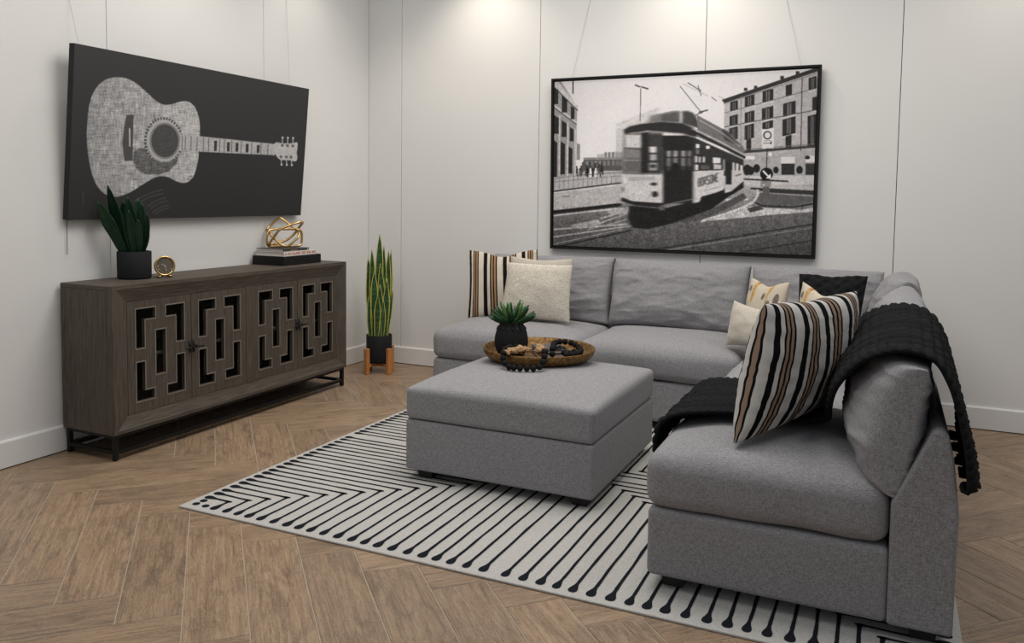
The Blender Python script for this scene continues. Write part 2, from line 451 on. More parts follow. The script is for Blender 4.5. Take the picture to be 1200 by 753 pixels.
full = [(-hl, -hw), (hl, -hw), (hl, hw), (-hl, hw)]
full_mesh = plank_mesh(full)
def put_plank(cu, cv, ang):
    cx, cy = (cu-cv)*S2, (cu+cv)*S2
    ca, sa = math.cos(ang), math.sin(ang)
    W_ = [(cx+x*ca-y*sa, cy+x*sa+y*ca) for x, y in full]
    xs = [p[0] for p in W_]; ys = [p[1] for p in W_]
    if max(xs) < .03 or min(xs) > FX1 or max(ys) < FY0 or min(ys) > -.03: return
    me = full_mesh
    if min(xs) < .002 or max(ys) > -.002:
        pl = clip(clip(W_, 0, .002, False), 1, -.002, True)
        if len(pl) < 3: return
        me = plank_mesh([((x-cx)*ca+(y-cy)*sa, -(x-cx)*sa+(y-cy)*ca) for x, y in pl])
    o = obj('plank', me, floor, (cx, cy, 0)); o.rotation_euler = (0, 0, ang)
for j in range(-9, 10):
    for i in range(-60, 60):
        u_, v_ = -1.729+i*PW+j*PL, -2.879-i*PW+j*PL
        put_plank(u_+PW/2, v_-PL/2, math.radians(135))
        put_plank(u_+PL/2, v_+PW/2, math.radians(45))

TOP = 3.45
wall_back = struct('wall_back', box(-.07, 8.6, .013, .08, 0, TOP), 'wall_gap')
wall_left = struct('wall_left', box(-.08, -.013, -6.3, .08, 0, TOP), 'wall_gap')
bx = [0.0, .3201, 1.5332, 2.7613, 3.9752, 5.19, 6.41, 7.63, 8.6]
for a, b in zip(bx[:-1], bx[1:]):
    part('wall_panel', box(a+(.002 if a else 0), b-.002, 0, .013, 0, TOP), 'wall_paint', wall_back, bevel=.0012, seg=1)
ly = [-6.3, -4.96, -3.72, -2.4846, -1.2434, 0.0]
for a, b in zip(ly[:-1], ly[1:]):
    part('wall_panel', box(-.013, 0, a+.0016, b-(.0016 if b else -.0), 0, TOP), 'wall_paint', wall_left, bevel=.0012, seg=1)
def base_profile(s): return [(0, .006), (s*.015, .006), (s*.015, .132), (s*.011, .139), (0, .1405)]
bb = struct('baseboard_back', extrude_poly([(-p[0], p[1]) for p in base_profile(1)][::-1], 'x', .0, 8.6), 'trim_paint')
bl = struct('baseboard_left', extrude_poly(base_profile(1), 'y', -6.3, 0.0), 'trim_paint')
part('painted_shadow_line', box(.0, 8.6, -.008, 0, 0, .006), 'wall_gap', bb)  # dark-coloured strip stands in for the shadow line under the baseboard
part('painted_shadow_line', box(0, .008, -6.3, 0, 0, .006), 'wall_gap', bl)  # same painted shadow line along the left wall

# ================================================================ RUG
RX0, RX1, RY0, RY1, RZ = 1.165, 4.205, -3.105, -.667, .009
rug = root('area_rug', (2.685, -1.886, 0), 'flat cream area rug with dark drop-ended chevron lines under the ottoman', 'rug')
rv, rf = soft_box((2.685, -1.886, RZ/2+.0003), (RX1-RX0, RY1-RY0, RZ), .004, (40, 34, 1),
                  fn=lambda u, v, w: (0, 0, (.0012*noise.noise(Vector((u*9, v*9, 1))) if w > 0 else 0)))
part('pile', (rv, rf), 'rug_wool', rug, True)
def strip(path, hw_, z):
    V, F = [], []
    P = [Vector((x, y, 0)) for x, y in path]; n = len(P)
    for i, p in enumerate(P):
        d = (P[min(i+1, n-1)]-P[max(i-1, 0)]).normalized(); s = Vector((-d.y, d.x, 0))
        V += [(p.x+s.x*hw_[i], p.y+s.y*hw_[i], z), (p.x-s.x*hw_[i], p.y-s.y*hw_[i], z)]
    for i in range(n-1): F.append((2*i, 2*i+1, 2*i+3, 2*i+2))
    return V, F
def disc(x, y, rx, ry, z, n=14):
    return [(x+rx*math.cos(2*math.pi*k/n), y+ry*math.sin(2*math.pi*k/n), z) for k in range(n)], [tuple(range(n))]
def drop_line(a, b, z, seed, ra=.0165, rb=.0, lw=.0068):
    """from the drop end a to the apex b"""
    A, B = Vector((a[0], a[1], 0)), Vector((b[0], b[1], 0)); d = B-A; Ln = d.length; d.normalize(); s = Vector((-d.y, d.x, 0))
    pts, w = [], []
    ss = [-.024, -.021, -.014, -.004, .008, .022, .036, .05, .065]
    ws = [.004, .011, .0162, .0172, .0155, .0108, .0075, .006, lw]
    for q, ww in zip(ss, ws):
        if q < Ln*.85: pts.append(q); w.append(ww*(.9+.2*((seed*37 % 10)/10)))
    q = .12
    while q < Ln-.03:
        pts.append(q); w.append(lw*(.85+.35*noise.noise(Vector((q*9, seed, 0))))); q += .07
    for q, ww in ((Ln-.022, lw), (Ln-.008, .0085), (Ln+.004, .0075)):
        if q > pts[-1]+.004: pts.append(q); w.append(ww)
    path = [(A+d*q+s*(.0035*noise.noise(Vector((q*6, seed*1.7, 2)))*min(1, q/.1) if q > 0 else 0)) for q in pts]
    return strip([(p.x, p.y) for p in path], w, z)
lines = []
zc = RZ+.0022
CX, CY = 2.685, -1.886
sd = 0
for sx in (1, -1):
    for sy in (1, -1):
        def T(x, y): return (CX+(x-CX)*sx, CY+(y-CY)*sy)
        for (dx, dy) in ((1.219, -3.055), (1.221, -3.014), (1.275, -3.056)):
            q = T(dx, dy); lines.append(disc(q[0], q[1], .017, .0165, zc))
        for n_ in range(21):
            xn, yn = 1.327+.0655*n_, -2.972+.0522*n_
            ap = T(xn, yn); sd += 1
            lines.append(drop_line(T(1.215, yn+.003*math.sin(n_*2.1)), ap, zc, sd))
            lines.append(drop_line(T(xn+.004*math.sin(n_*1.3), -3.052), ap, zc, sd+100))
            lines.append(disc(ap[0]+.004*sx, ap[1], .014, .008, zc))
wl = part('line_pattern', join(*lines), 'rug_line', rug)

# ================================================================ SECTIONAL SOFA
sofa = root('sectional_sofa', (3.0, -1.5, 0), 'large L-shaped grey linen sectional sofa against the white wall', 'sofa')
F_ = 'sofa_linen'
def seat_fn(hz, crown=.055, side=.012):
    def fn(u, v, w):
        a = (1-u**4)*(1-v**4)
        b = max(0.0, 1-w*w)
        return (side*u*b*(1-v*v)**.5 if abs(v) < 1 else 0, side*v*b*(1-u*u)**.5 if abs(u) < 1 else 0, (crown*a if w > 0 else 0))
    return fn
def leg(x, y, zt=.075):
    pts = [(-.045, -.045), (.045, -.045), (.045, .045), (-.045, .045)]
    vs = [(x+px*.78, y+py*.78, .0118 if True else 0) for px, py in pts]+[(x+px, y+py, zt) for px, py in pts]
    fs = [(3, 2, 1, 0), (4, 5, 6, 7)]+[(i, (i+1) % 4, (i+1) % 4+4, i+4) for i in range(4)]
    return vs, fs
def rug_z(x, y): return RX0 < x < RX1 and RY0 < y < RY1
def add_leg(x, y):
    g = leg(x, y)
    if not rug_z(x, y): g = ([(a, b, (0 if c < .05 else c)) for a, b, c in g[0]], g[1])
    part('leg', g, 'black_leg', sofa, bevel=.004)
ZB0, ZB1, ZS = .055, .298, .485
# back profile: (outward distance from the module's inner back line, z)
PROF = [(.0, .055), (.185, .055), (.187, .44), (.168, .60), (.152, .672), (.140, .688), (.122, .690), (.106, .680), (.004, .455), (.0, .44)]
def back_frame(axis, inner, a, b):
    if axis == 'y':      # runs along y, back to +x
        geo = extrude_poly([(inner+d, z) for d, z in PROF], 'y', b, a)
    else:                # runs along x, back to +y
        geo = extrude_poly([(inner+d, z) for d, z in PROF], 'x', a, b)
    return part('back_frame', geo, F_, sofa, bevel=.012, seg=3)
def base_box(x0, x1, y0, y1):
    part('seat_base', soft_box(((x0+x1)/2, (y0+y1)/2, (ZB0+ZB1)/2), (x1-x0-.006, y1-y0-.006, ZB1-ZB0), .022, (6, 6, 3)), F_, sofa, True)
def seat(x0, x1, y0, y1, seed):
    part('seat_cushion', soft_box(((x0+x1)/2, (y0+y1)/2, (ZB1+ZS)/2), (x1-x0-.008, y1-y0-.008, ZS-ZB1), .05, (30, 30, 6), seat_fn(0), .007, 3.6, seed), F_, sofa, True)
XB, XR = 3.985, 4.172      # right run: inner back line, outside
# right run: near module, middle module, corner
YN, YM, YC = -2.925, -1.945, -.970
for a, b in ((YN, YM), (YM, YC)):
    base_box(3.21, XB+.004, a, b); back_frame('y', XB, a+.002, b-.002)
seat(3.200, XB-.002, YN, YM, 1); seat(3.205, XB-.002, YM, YC, 2)
base_box(3.21, XB+.004, YC, -.20); back_frame('y', XB, YC+.002, -.012)
seat(3.21, XB-.002, YC, -.205, 3)
YI = -.199                # back run inner back line
back_frame('x', YI, 3.212, XB)
XA, XM = 1.190, 2.205
base_box(XA, XM, YC, YI+.004); base_box(XM, 3.208, YC, YI+.004)
back_frame('x', YI, XA+.002, XM-.002); back_frame('x', YI, XM+.002, 3.206)
seat(XA-.005, XM, YC-.008, YI-.004, 4); seat(XM, 3.207, YC-.012, YI-.004, 5)
for lx, ly_ in ((3.30, YN+.08), (3.30, YC+.05), (3.30, YM-.09), (3.30, YM+.09), (4.09, YN+.08), (4.09, YM+.09), (4.09, YC+.09), (4.09, -.10), (3.30, -.10),
                (XA+.08, YC+.08), (XA+.08, -.1), (XM+.09, YC+.08), (XM-.09, YC+.08), (XM+.09, -.1)):
    add_leg(lx, ly_)
# loose back cushions
def back_cushion(BL, BR, TL, TR, t_, seed, **kw):
    g, uv = pillow(BL, BR, TL, TR, t_, n=72, crease=kw.pop('crease', .0055), pinch=kw.pop('pinch', .028), boxy=kw.pop('boxy', .30), wrinkle=kw.pop('wrinkle', .013), seed=seed, frontbias=kw.pop('frontbias', .56), **kw)
    return part('back_cushion', g, F_, sofa, True, uv)
back_cushion((XA+.03, -.225, .50), (XM-.015, -.25, .50), (XA+.05, -.115, .95), (XM-.01, -.13, .962), .20, 11)
back_cushion((XM-.01, -.27, .505), (3.135, -.27, .49), (XM-.005, -.135, .955), (3.13, -.135, .945), .27, 12)
back_cushion((3.15, -.27, .50), (3.93, -.27, .50), (3.14, -.135, .945), (3.93, -.135, .945), .25, 13)
# right run cushions face -x : BL is the far end
def side_cushion(y0, y1, seed, zt=.945, xb=3.925, xt=4.055, t_=.25, **kw):
    back_cushion((xb, y1, .50), (xb, y0, .50), (xt, y1, zt), (xt, y0, zt), t_, seed, **kw)
side_cushion(-.985, -.30, 14, zt=.965)
side_cushion(-1.935, -1.0, 15, zt=.945)
back_cushion((3.985, -1.955, .500), (3.990, -2.918, .462), (4.060, -1.965, .925), (4.062, -2.915, .868), .245, 16, boxy=.27, frontbias=.80, crease=.009, pinch=.012)

# ================================================================ OTTOMAN
ott = root('storage_ottoman', (2.33, -1.86, 0), 'square grey linen storage ottoman with lift-off lid on the rug', 'ottoman')
OX0, OX1, OY0, OY1 = 1.855, 2.815, -2.352, -1.36
part('box_base', soft_box(((OX0+OX1)/2, (OY0+OY1)/2, .1775), (OX1-OX0, OY1-OY0, .245), .014, (6, 6, 3)), F_, ott, True)
def lid_fn(u, v, w):
    a = (1-u**2)**.7*(1-v**2)**.7 if abs(u) < 1 and abs(v) < 1 else 0
    return (0, 0, .052*a if w > 0 else 0)
part('lid', soft_box(((OX0+OX1)/2, (OY0+OY1)/2, .380), (OX1-OX0+.006, OY1-OY0+.006, .156), .028, (22, 22, 4), lid_fn, .002, 3, 9), F_, ott, True)
for lx in (OX0+.09, OX1-.075):
    for ly_ in (OY0+.075, OY1-.08):
        part('leg', leg(lx, ly_, .06), 'black_leg', ott, bevel=.004)
OT = .508     # height of the crowned top at its middle

# ================================================================ SIDEBOARD
CBX0, CBX1, CBY0, CBY1, CZ0, CZ1 = .022, .409, -2.812, -.862, .135, .902
cab = root('sideboard', (.2, -1.837, 0), 'weathered dark oak sideboard with fretwork doors on a black metal base', 'sideboard')
th = .024
part('top_panel', box(CBX0, CBX1-.046, CBY0, CBY1, CZ1-th, CZ1), 'oak_horizontal', cab, bevel=.003)
part('side_panel', box(CBX0, CBX1-.046, CBY0, CBY0+th, CZ0, CZ1-th), 'oak_vertical', cab, bevel=.003)
part('side_panel', box(CBX0, CBX1-.046, CBY1-th, CBY1, CZ0, CZ1-th), 'oak_vertical', cab, bevel=.003)
part('bottom_panel', box(CBX0, CBX1-.046, CBY0+th, CBY1-th, CZ0, CZ0+th), 'oak_horizontal', cab)
part('back_panel', box(CBX0, CBX0+.008, CBY0+th, CBY1-th, CZ0+th, CZ1-th), 'oak_vertical', cab)
part('divider', box(CBX0+.008, .37, -1.829, -1.805, CZ0+th, CZ1-th), 'oak_vertical', cab)
part('shelf', box(CBX0+.008, .355, CBY0+th, -1.829, .50, .518), 'oak_horizontal', cab)
part('shelf', box(CBX0+.008, .355, -1.805, CBY1-th, .50, .518), 'oak_horizontal', cab)
# sloping picture-frame moulding round the doors: outer edge proud, inner edge recessed
IY0, IY1, IZ0, IZ1 = -2.706, -.948, .215, .812
def mould(o, i):
    """four mitred bars between outer rectangle o and inner rectangle i (y0,y1,z0,z1)"""
    co = [(o[0], o[2]), (o[1], o[2]), (o[1], o[3]), (o[0], o[3])]; ci = [(i[0], i[2]), (i[1], i[2]), (i[1], i[3]), (i[0], i[3])]
    res = []
    for k in range(4):
        a, b = co[k], co[(k+1) % 4]; c, d = ci[(k+1) % 4], ci[k]
        L = lambda p, q, f: (p[0]+(q[0]-p[0])*f, p[1]+(q[1]-p[1])*f)
        rows = [(a, b, CBX1), (L(a, d, .22), L(b, c, .22), CBX1), (L(a, d, .34), L(b, c, .34), CBX1-.005), (L(a, d, .86), L(b, c, .86), CBX1-.022), (d, c, CBX1-.025), (d, c, CBX1-.045)]
        V, F = [], []
        for p, q, x in rows: V += [(x, p[0], p[1]), (x, q[0], q[1])]
        V += [(CBX1-.045, a[0], a[1]), (CBX1-.045, b[0], b[1])]; n = len(V)//2
        for r_ in range(n): 
            s_ = (r_+1) % n; F.append((2*r_, 2*s_, 2*s_+1, 2*r_+1))
        F += [tuple(range(0, 2*n, 2))[::-1], tuple(range(1, 2*n, 2))]
        res.append((V, F, k))
    return res
for V, F, k in mould((CBY0+.0005, CBY1-.0005, CZ0+.001, CZ1), (IY0, IY1, IZ0, IZ1)):
    part('face_moulding', (V, F), 'oak_horizontal' if k in (0, 2) else 'oak_vertical', cab)
# centre stile
part('centre_stile', box(.36, CBX1-.022, -1.846, -1.788, IZ0, IZ1), 'oak_vertical', cab, bevel=.002)
# fretwork doors: (u,z) holes measured on the first door, door local y from 0 to DW
DZ0, DZ1 = IZ0+.002, IZ1-.002
UB = [0, .050, .102, .175, .178, .2445, .2475, .318, .370, .428]
def holes(W_):
    s = W_/.428
    q = lambda a: a*s
    return [[(q(.052), q(.178), .708, .766), (q(.052), q(.107), .558, .766)],
            [(q(.250), q(.376), .708, .766), (q(.321), q(.376), .558, .766)],
            [(q(.180), q(.246), .400, .640)],
            [(q(.052), q(.107), .276, .484), (q(.052), q(.168), .276, .328)],
            [(q(.321), q(.376), .276, .484), (q(.256), q(.376), .276, .328)]]
def fret(y0, y1, x0, x1):
    W_ = y1-y0; H_ = [r_ for h in holes(W_) for r_ in h]
    U = sorted(set([0, W_]+[a for r_ in H_ for a in r_[:2]])); Z = sorted(set([DZ0, DZ1]+[a for r_ in H_ for a in r_[2:]]))
    bm = bmesh.new(); vd = {}
    def gv(u, z):
        k = (round(u, 5), round(z, 5))
        if k not in vd: vd[k] = bm.verts.new((x1, y0+u, z))
        return vd[k]
    for a, b in zip(U[:-1], U[1:]):
        for c, d in zip(Z[:-1], Z[1:]):
            m = ((a+b)/2, (c+d)/2)
            if any(r_[0] < m[0] < r_[1] and r_[2] < m[1] < r_[3] for r_ in H_): continue
            bm.faces.new((gv(a, c), gv(b, c), gv(b, d), gv(a, d)))
    bmesh.ops.dissolve_limit(bm, angle_limit=.01, verts=bm.verts, edges=bm.edges, use_dissolve_boundaries=False) if False else None
    ret = bmesh.ops.extrude_face_region(bm, geom=bm.faces[:])
    for v in ret['geom']:
        if isinstance(v, bmesh.types.BMVert): v.co.x = x0
    bmesh.ops.recalc_face_normals(bm, faces=bm.faces)
    bm.verts.index_update()
    V = [v.co.copy() for v in bm.verts]; F = [tuple(v.index for v in f.verts) for f in bm.faces]; bm.free()
    return V, F
def beads(y0, y1, x):
    """thin raised lip round each opening"""
    out = []; W_ = y1-y0; w = .006
    for h in holes(W_):
        if len(h) == 1:
            a, b, c, d = h[0]; poly = [(a, c), (b, c), (b, d), (a, d)]
        else:
            us = sorted(set([v for r_ in h for v in r_[:2]])); zs = sorted(set([v for r_ in h for v in r_[2:]]))
            inside = lambda u, z: any(r_[0] < u < r_[1] and r_[2] < z < r_[3] for r_ in h)
            # L outline by walking: corners of the union
            a, b = h[0][0], h[0][1]
            R1, R2 = h
            if R1[3]-R1[2] > R2[3]-R2[2]: R1, R2 = R2, R1     # R1 horizontal, R2 vertical
            left = abs(R1[0]-R2[0]) < 1e-6; top = abs(R1[3]-R2[3]) < 1e-6
            xi = R2[1] if left else R2[0]; xo = R2[0] if left else R2[1]; xe = R1[1] if left else R1[0]
            zo = R1[3] if top else R1[2]; zi = R1[2] if top else R1[3]; ze = R2[2] if top else R2[3]
            poly = [(xo, zo), (xe, zo), (xe, zi), (xi, zi), (xi, ze), (xo, ze)]
        n = len(poly); area = sum(poly[i][0]*poly[(i+1) % n][1]-poly[(i+1) % n][0]*poly[i][1] for i in range(n))
        if area < 0: poly = poly[::-1]
        off = []
        for i in range(n):
            p0, p1, p2 = poly[i-1], poly[i], poly[(i+1) % n]
            d1 = Vector((p1[0]-p0[0], p1[1]-p0[1])).normalized(); d2 = Vector((p2[0]-p1[0], p2[1]-p1[1])).normalized()
            n1 = Vector((d1.y, -d1.x)); n2 = Vector((d2.y, -d2.x))
            off.append((p1[0]+(n1.x+n2.x)*w, p1[1]+(n1.y+n2.y)*w))
        V = []; F = []
        for p, q in zip(poly, off):
            V += [(x-.004, y0+p[0], p[1]), (x+.003, y0+p[0], p[1]), (x+.003, y0+q[0], q[1]), (x-.004, y0+q[0], q[1])]
        for i in range(n):
            j = (i+1) % n
            for k in range(4): F.append((4*i+k, 4*i+(k+1) % 4, 4*j+(k+1) % 4, 4*j+k))
        out.append((V, F))
    return join(*out)
XD = CBX1-.024
simple('lip_oak', (.20, .168, .138, 1), .6, var=.25, vscale=40)
doors_y = [(-2.704, -2.2800), (-2.2765, -1.848), (-1.786, -1.3695), (-1.366, -.950)]
for k, (a, b) in enumerate(doors_y):
    d = part('door', fret(a, b, XD-.02, XD), 'oak_vertical', cab)
    part('opening_lip', beads(a, b, XD), 'lip_oak', d)
    part('glass_pane', box(XD-.027, XD-.023, a+.035, b-.035, .255, .785), 'cabinet_glass', d)
    yh = b-.012 if k % 2 == 0 else a+.012
    s = -1 if k % 2 == 0 else 1
    hz = .515
    parts_ = [lathe([(.018, 0), (.016, .004)], (0, 0, 0), 14, True, True)]
    h = join(tube([(XD-.002, yh, hz), (XD+.030, yh, hz)], .0055, 10), tube([(XD+.028, yh-.006*s, hz), (XD+.030, yh+.050*s, hz-.006)], [.006, .0045], 10),
             tube([(XD+.002, yh, hz-.034), (XD+.004, yh, hz+.034)], .007, 8), tube([(XD+.026, yh, hz), (XD+.038, yh, hz)], [.010, .006], 10))
    part('handle', h, 'black_metal', d, True)
# black metal base
bm_ = .022
fr = []
for y in (CBY0+.012, CBY1-.012-bm_):
    for x in (CBX0+.012, CBX1-.012-bm_):
        part('base_leg', box(x, x+bm_, y, y+bm_, .004, CZ0), 'black_metal', cab)
        part('foot', lathe([(.010, 0), (.012, .003), (.012, .012)], (x+bm_/2, y+bm_/2, 0), 12, True, True), 'black_metal', cab)
for x in (CBX0+.012, CBX1-.012-bm_):
    fr.append(box(x, x+bm_, CBY0+.034, CBY1-.034, .033, .053)); fr.append(box(x, x+bm_, CBY0+.034, CBY1-.034, CZ0-.018, CZ0-.001))
for y in (CBY0+.012, CBY1-.012-bm_):
    fr.append(box(CBX0+.034, CBX1-.034, y, y+bm_, .033, .053)); fr.append(box(CBX0+.034, CBX1-.034, y, y+bm_, CZ0-.018, CZ0-.001))
for g in fr: part('base_rail', g, 'black_metal', cab)

# ================================================================ WALL ART (flat prints)
class Raster:
    """a small grey drawing board; coordinates are the print's own drawing units"""
    def __init__(s, x0, y0, w, h, k, fill):
        s.x0, s.y0, s.k = x0, y0, k; s.W, s.H = int(w*k), int(h*k)
        s.a = np.full((s.H, s.W), float(fill)); s.rng = np.random.RandomState(5)
    def mask(s, pts):
        P = [((x-s.x0)*s.k, (y-s.y0)*s.k) for x, y in pts]
        xs = [p[0] for p in P]; ys = [p[1] for p in P]
        i0, i1 = max(0, int(min(xs))), min(s.W, int(max(xs))+2); j0, j1 = max(0, int(min(ys))), min(s.H, int(max(ys))+2)
        if i1 <= i0 or j1 <= j0: return None
        X, Y = np.meshgrid(np.arange(i0, i1)+.5, np.arange(j0, j1)+.5)
        m = np.zeros(X.shape, bool)
        for (x1, y1), (x2, y2) in zip(P, P[1:]+P[:1]):
            if y1 == y2: continue
            c = ((y1 <= Y) & (Y < y2)) | ((y2 <= Y) & (Y < y1))
            m ^= c & (X < (x2-x1)*(Y-y1)/(y2-y1)+x1)
        return (slice(j0, j1), slice(i0, i1)), m
    def poly(s, pts, g, alpha=1.0, grain=0.0):
        r = s.mask(pts)
        if r is None: return
        sl, m = r; v = s.a[sl]
        gg = g+(s.rng.randn(*v.shape)*grain if grain else 0)
        v[m] = (v*(1-alpha)+gg*alpha)[m]
    def rect(s, x0, y0, x1, y1, g, alpha=1.0, grain=0): s.poly([(x0, y0), (x1, y0), (x1, y1), (x0, y1)], g, alpha, grain)
    def line(s, x0, y0, x1, y1, w, g, alpha=1.0):
        d = math.hypot(x1-x0, y1-y0) or 1; nx, ny = -(y1-y0)/d*w/2, (x1-x0)/d*w/2
        s.poly([(x0+nx, y0+ny), (x1+nx, y1+ny), (x1-nx, y1-ny), (x0-nx, y0-ny)], g, alpha)
    def path(s, pts, w, g, alpha=1.0):
        for a, b in zip(pts[:-1], pts[1:]): s.line(a[0], a[1], b[0], b[1], w, g, alpha)
    def ell(s, cx, cy, rx, ry, g, alpha=1.0, n=40, grain=0):
        s.poly([(cx+rx*math.cos(2*math.pi*i/n), cy+ry*math.sin(2*math.pi*i/n)) for i in range(n)], g, alpha, grain)
    def blur(s, x0, y0, x1, y1, bx=0, by=0, times=2):
        i0, i1 = [int((x-s.x0)*s.k) for x in (x0, x1)]; j0, j1 = [int((y-s.y0)*s.k) for y in (y0, y1)]
        sl = (slice(max(0, j0), min(s.H, j1)), slice(max(0, i0), min(s.W, i1)))
        v = s.a[sl].copy()
        for ax, b in ((1, bx), (0, by)):
            n = int(b*s.k)
            if n < 1: continue
            for _ in range(times):
                pad = [(0, 0), (0, 0)]; pad[ax] = (n, n)
                c = np.cumsum(np.pad(v, pad, mode='edge'), axis=ax)
                z = np.zeros_like(np.take(c, [0], axis=ax)); c = np.concatenate([z, c], axis=ax); m = 2*n+1
                hi = np.take(c, range(m, c.shape[ax]), axis=ax); lo = np.take(c, range(0, c.shape[ax]-m), axis=ax)
                v = ((hi-lo)/m)
        s.a[sl] = v
    def sample(s, x, y):
        fx = np.clip((x-s.x0)*s.k-.5, 0, s.W-1.001); fy = np.clip((y-s.y0)*s.k-.5, 0, s.H-1.001)
        i, j = fx.astype(int), fy.astype(int); a, b = fx-i, fy-j
        return (s.a[j, i]*(1-a)*(1-b)+s.a[j, i+1]*a*(1-b)+s.a[j+1, i]*(1-a)*b+s.a[j+1, i+1]*a*b)
def homography(dst):
    """unit square (0,0)(1,0)(1,1)(0,1) -> the four dst points"""
    src = [(0, 0), (1, 0), (1, 1), (0, 1)]; A, B = [], []
    for (x, y), (X, Y) in zip(src, dst):
        A += [[x, y, 1, 0, 0, 0, -X*x, -X*y], [0, 0, 0, x, y, 1, -Y*x, -Y*y]]; B += [X, Y]
    h = np.linalg.solve(np.array(A, float), np.array(B, float)); return np.append(h, 1).reshape(3, 3)
def smooth_closed(pts, sub=6):
    out = []; n = len(pts)
    for i in range(n):
        p0, p1, p2, p3 = pts[i-1], pts[i], pts[(i+1) % n], pts[(i+2) % n]
        for k in range(sub):
            t_ = k/sub; f = lambda a, b, c, d: .5*(2*b+(c-a)*t_+(2*a-5*b+4*c-d)*t_*t_+(3*b-a-3*c+d)*t_**3)
            out.append((f(p0[0], p1[0], p2[0], p3[0]), f(p0[1], p1[1], p2[1], p3[1])))
    return out
def print_panel(name, ras, quad, corners, mat, parent, nx, ny, tint, gain):
    """corners TL,TR,BR,BL world; quad the same corners in drawing units"""
    Hm = homography(quad); U, V_ = np.meshgrid(np.linspace(0, 1, nx+1), np.linspace(0, 1, ny+1))
    q = Hm @ np.stack([U.ravel(), V_.ravel(), np.ones(U.size)]); g = ras.sample(q[0]/q[2], q[1]/q[2])
    c = np.clip(g, 0, 255)/255; lin = np.where(c <= .04045, c/12.92, ((c+.055)/1.055)**2.4)*gain
    TL, TR, BR, BL = [np.array(p) for p in corners]; u, v = U.ravel()[:, None], V_.ravel()[:, None]
    P = TL*(1-u)*(1-v)+TR*u*(1-v)+BR*u*v+BL*(1-u)*v-np.array(parent.location)
    idx = np.arange((nx+1)*(ny+1)).reshape(ny+1, nx+1)
    F = np.stack([idx[1:, :-1].ravel(), idx[1:, 1:].ravel(), idx[:-1, 1:].ravel(), idx[:-1, :-1].ravel()], 1)
    me = bpy.data.meshes.new(name); me.vertices.add(len(P)); me.vertices.foreach_set('co', P.astype(np.float32).ravel())
    me.loops.add(F.size); me.loops.foreach_set('vertex_index', F.astype(np.int32).ravel())
    me.polygons.add(len(F)); me.polygons.foreach_set('loop_start', np.arange(0, F.size, 4, dtype=np.int32))
    me.update(calc_edges=True); me.validate()
    ca = me.color_attributes.new('print', 'FLOAT_COLOR', 'POINT')
    rgba = np.ones((len(P), 4), np.float32)
    for k in range(3): rgba[:, k] = np.clip(lin*tint[k], 0, .9)
    ca.data.foreach_set('color', rgba.ravel()); me.materials.append(M[mat])
    return obj(name, me, parent)

# ---- guitar canvas
R1 = Raster(0, 0, 1048, 753, 1, 56)
yy, xx = np.mgrid[0:753, 0:1048]
R1.a += (1-yy/753)*8-(yy/753)*7
rng = np.random.RandomState(3)
def weave(shape, sc=1.0):
    n = rng.randn(*shape)
    hx = np.cumsum(np.pad(n, ((0, 0), (14, 14)), mode='wrap'), 1); hx = (hx[:, 28:]-hx[:, :-28])/28**.5
    hy = np.cumsum(np.pad(n, ((14, 14), (0, 0)), mode='wrap'), 0); hy = (hy[28:]-hy[:-28])/28**.5
    return n*1.15*sc+hx[:, :shape[1]]*.36+hy[:shape[0]]*.36
WV = weave((753, 1048))
body = smooth_closed([(245, 166), (290, 170), (330, 190), (370, 225), (400, 253), (430, 271), (460, 272), (490, 264), (520, 260), (545, 272), (562, 300), (571, 340),
        (572, 390), (567, 455), (560, 500), (550, 535), (535, 560), (512, 572), (485, 568), (455, 553), (430, 546), (395, 552), (350, 577), (310, 602), (270, 619), (240, 623),
        (205, 612), (175, 580), (155, 530), (142, 460), (138, 390), (143, 310), (152, 260), (170, 215), (203, 180)])
def textured(pts, g, amp):
    sl, m = R1.mask(pts); v = R1.a[sl]; v[m] = (g+WV[sl]*amp)[m]
textured(body, 160, 30)
sl, m = R1.mask(body); v = R1.a[sl]; shade = ((xx-360)/210.0)[sl]*16; v[m] += shade[m]
for k in range(40):
    a0, a1 = 2*math.pi*k/40, 2*math.pi*(k+.55)/40
    R1.path([(432+70*math.cos(a), 411+86*math.sin(a)) for a in (a0, (a0+a1)/2, a1)], 9, 66)
R1.ell(436, 411, 64, 78, 170); R1.ell(437, 411, 58, 69, 95); R1.ell(437, 411, 55, 66, 175)
sl, m = R1.mask([(437+53*math.cos(i*.157), 411+64*math.sin(i*.157)) for i in range(40)]); v = R1.a[sl]; v[m] = (62+np.abs(WV[sl])*13)[m]
textured([(318, 452), (340, 438), (362, 440), (378, 470), (410, 490), (450, 492), (490, 470), (481, 500), (450, 528), (410, 540), (360, 538), (325, 515), (314, 482)], 100, 22)
R1.poly([(272, 488), (312, 488), (316, 500), (272, 500)], 175)
R1.poly([(291, 312), (319, 310), (312, 486), (281, 487), (274, 420), (281, 360)], 78, grain=8)
R1.path([(302, 362), (303, 432)], 5, 190)
textured([(497, 386), (862, 427), (858, 469), (490, 449)], 172, 14)
for fx in (505, 517, 539, 562, 586, 606, 648, 666, 694, 730, 770, 806, 832):
    t_ = (fx-497)/364; R1.line(fx, 389+t_*39, fx-3, 447+t_*21, 3, 95)
for fx in (631, 680, 713, 752, 794):
    t_ = (fx-497)/364; y0 = 389+t_*39; y1 = 447+t_*21; R1.poly([(fx-5, y0+9), (fx+6, y0+9), (fx+4, y1-4), (fx-6, y1-4)], 58)
textured(smooth_closed([(855, 428), (868, 420), (884, 424), (905, 424), (925, 424), (943, 421), (944, 440), (941, 460), (943, 478), (936, 493), (915, 489), (895, 488), (878, 486), (862, 470)], 4), 182, 12)
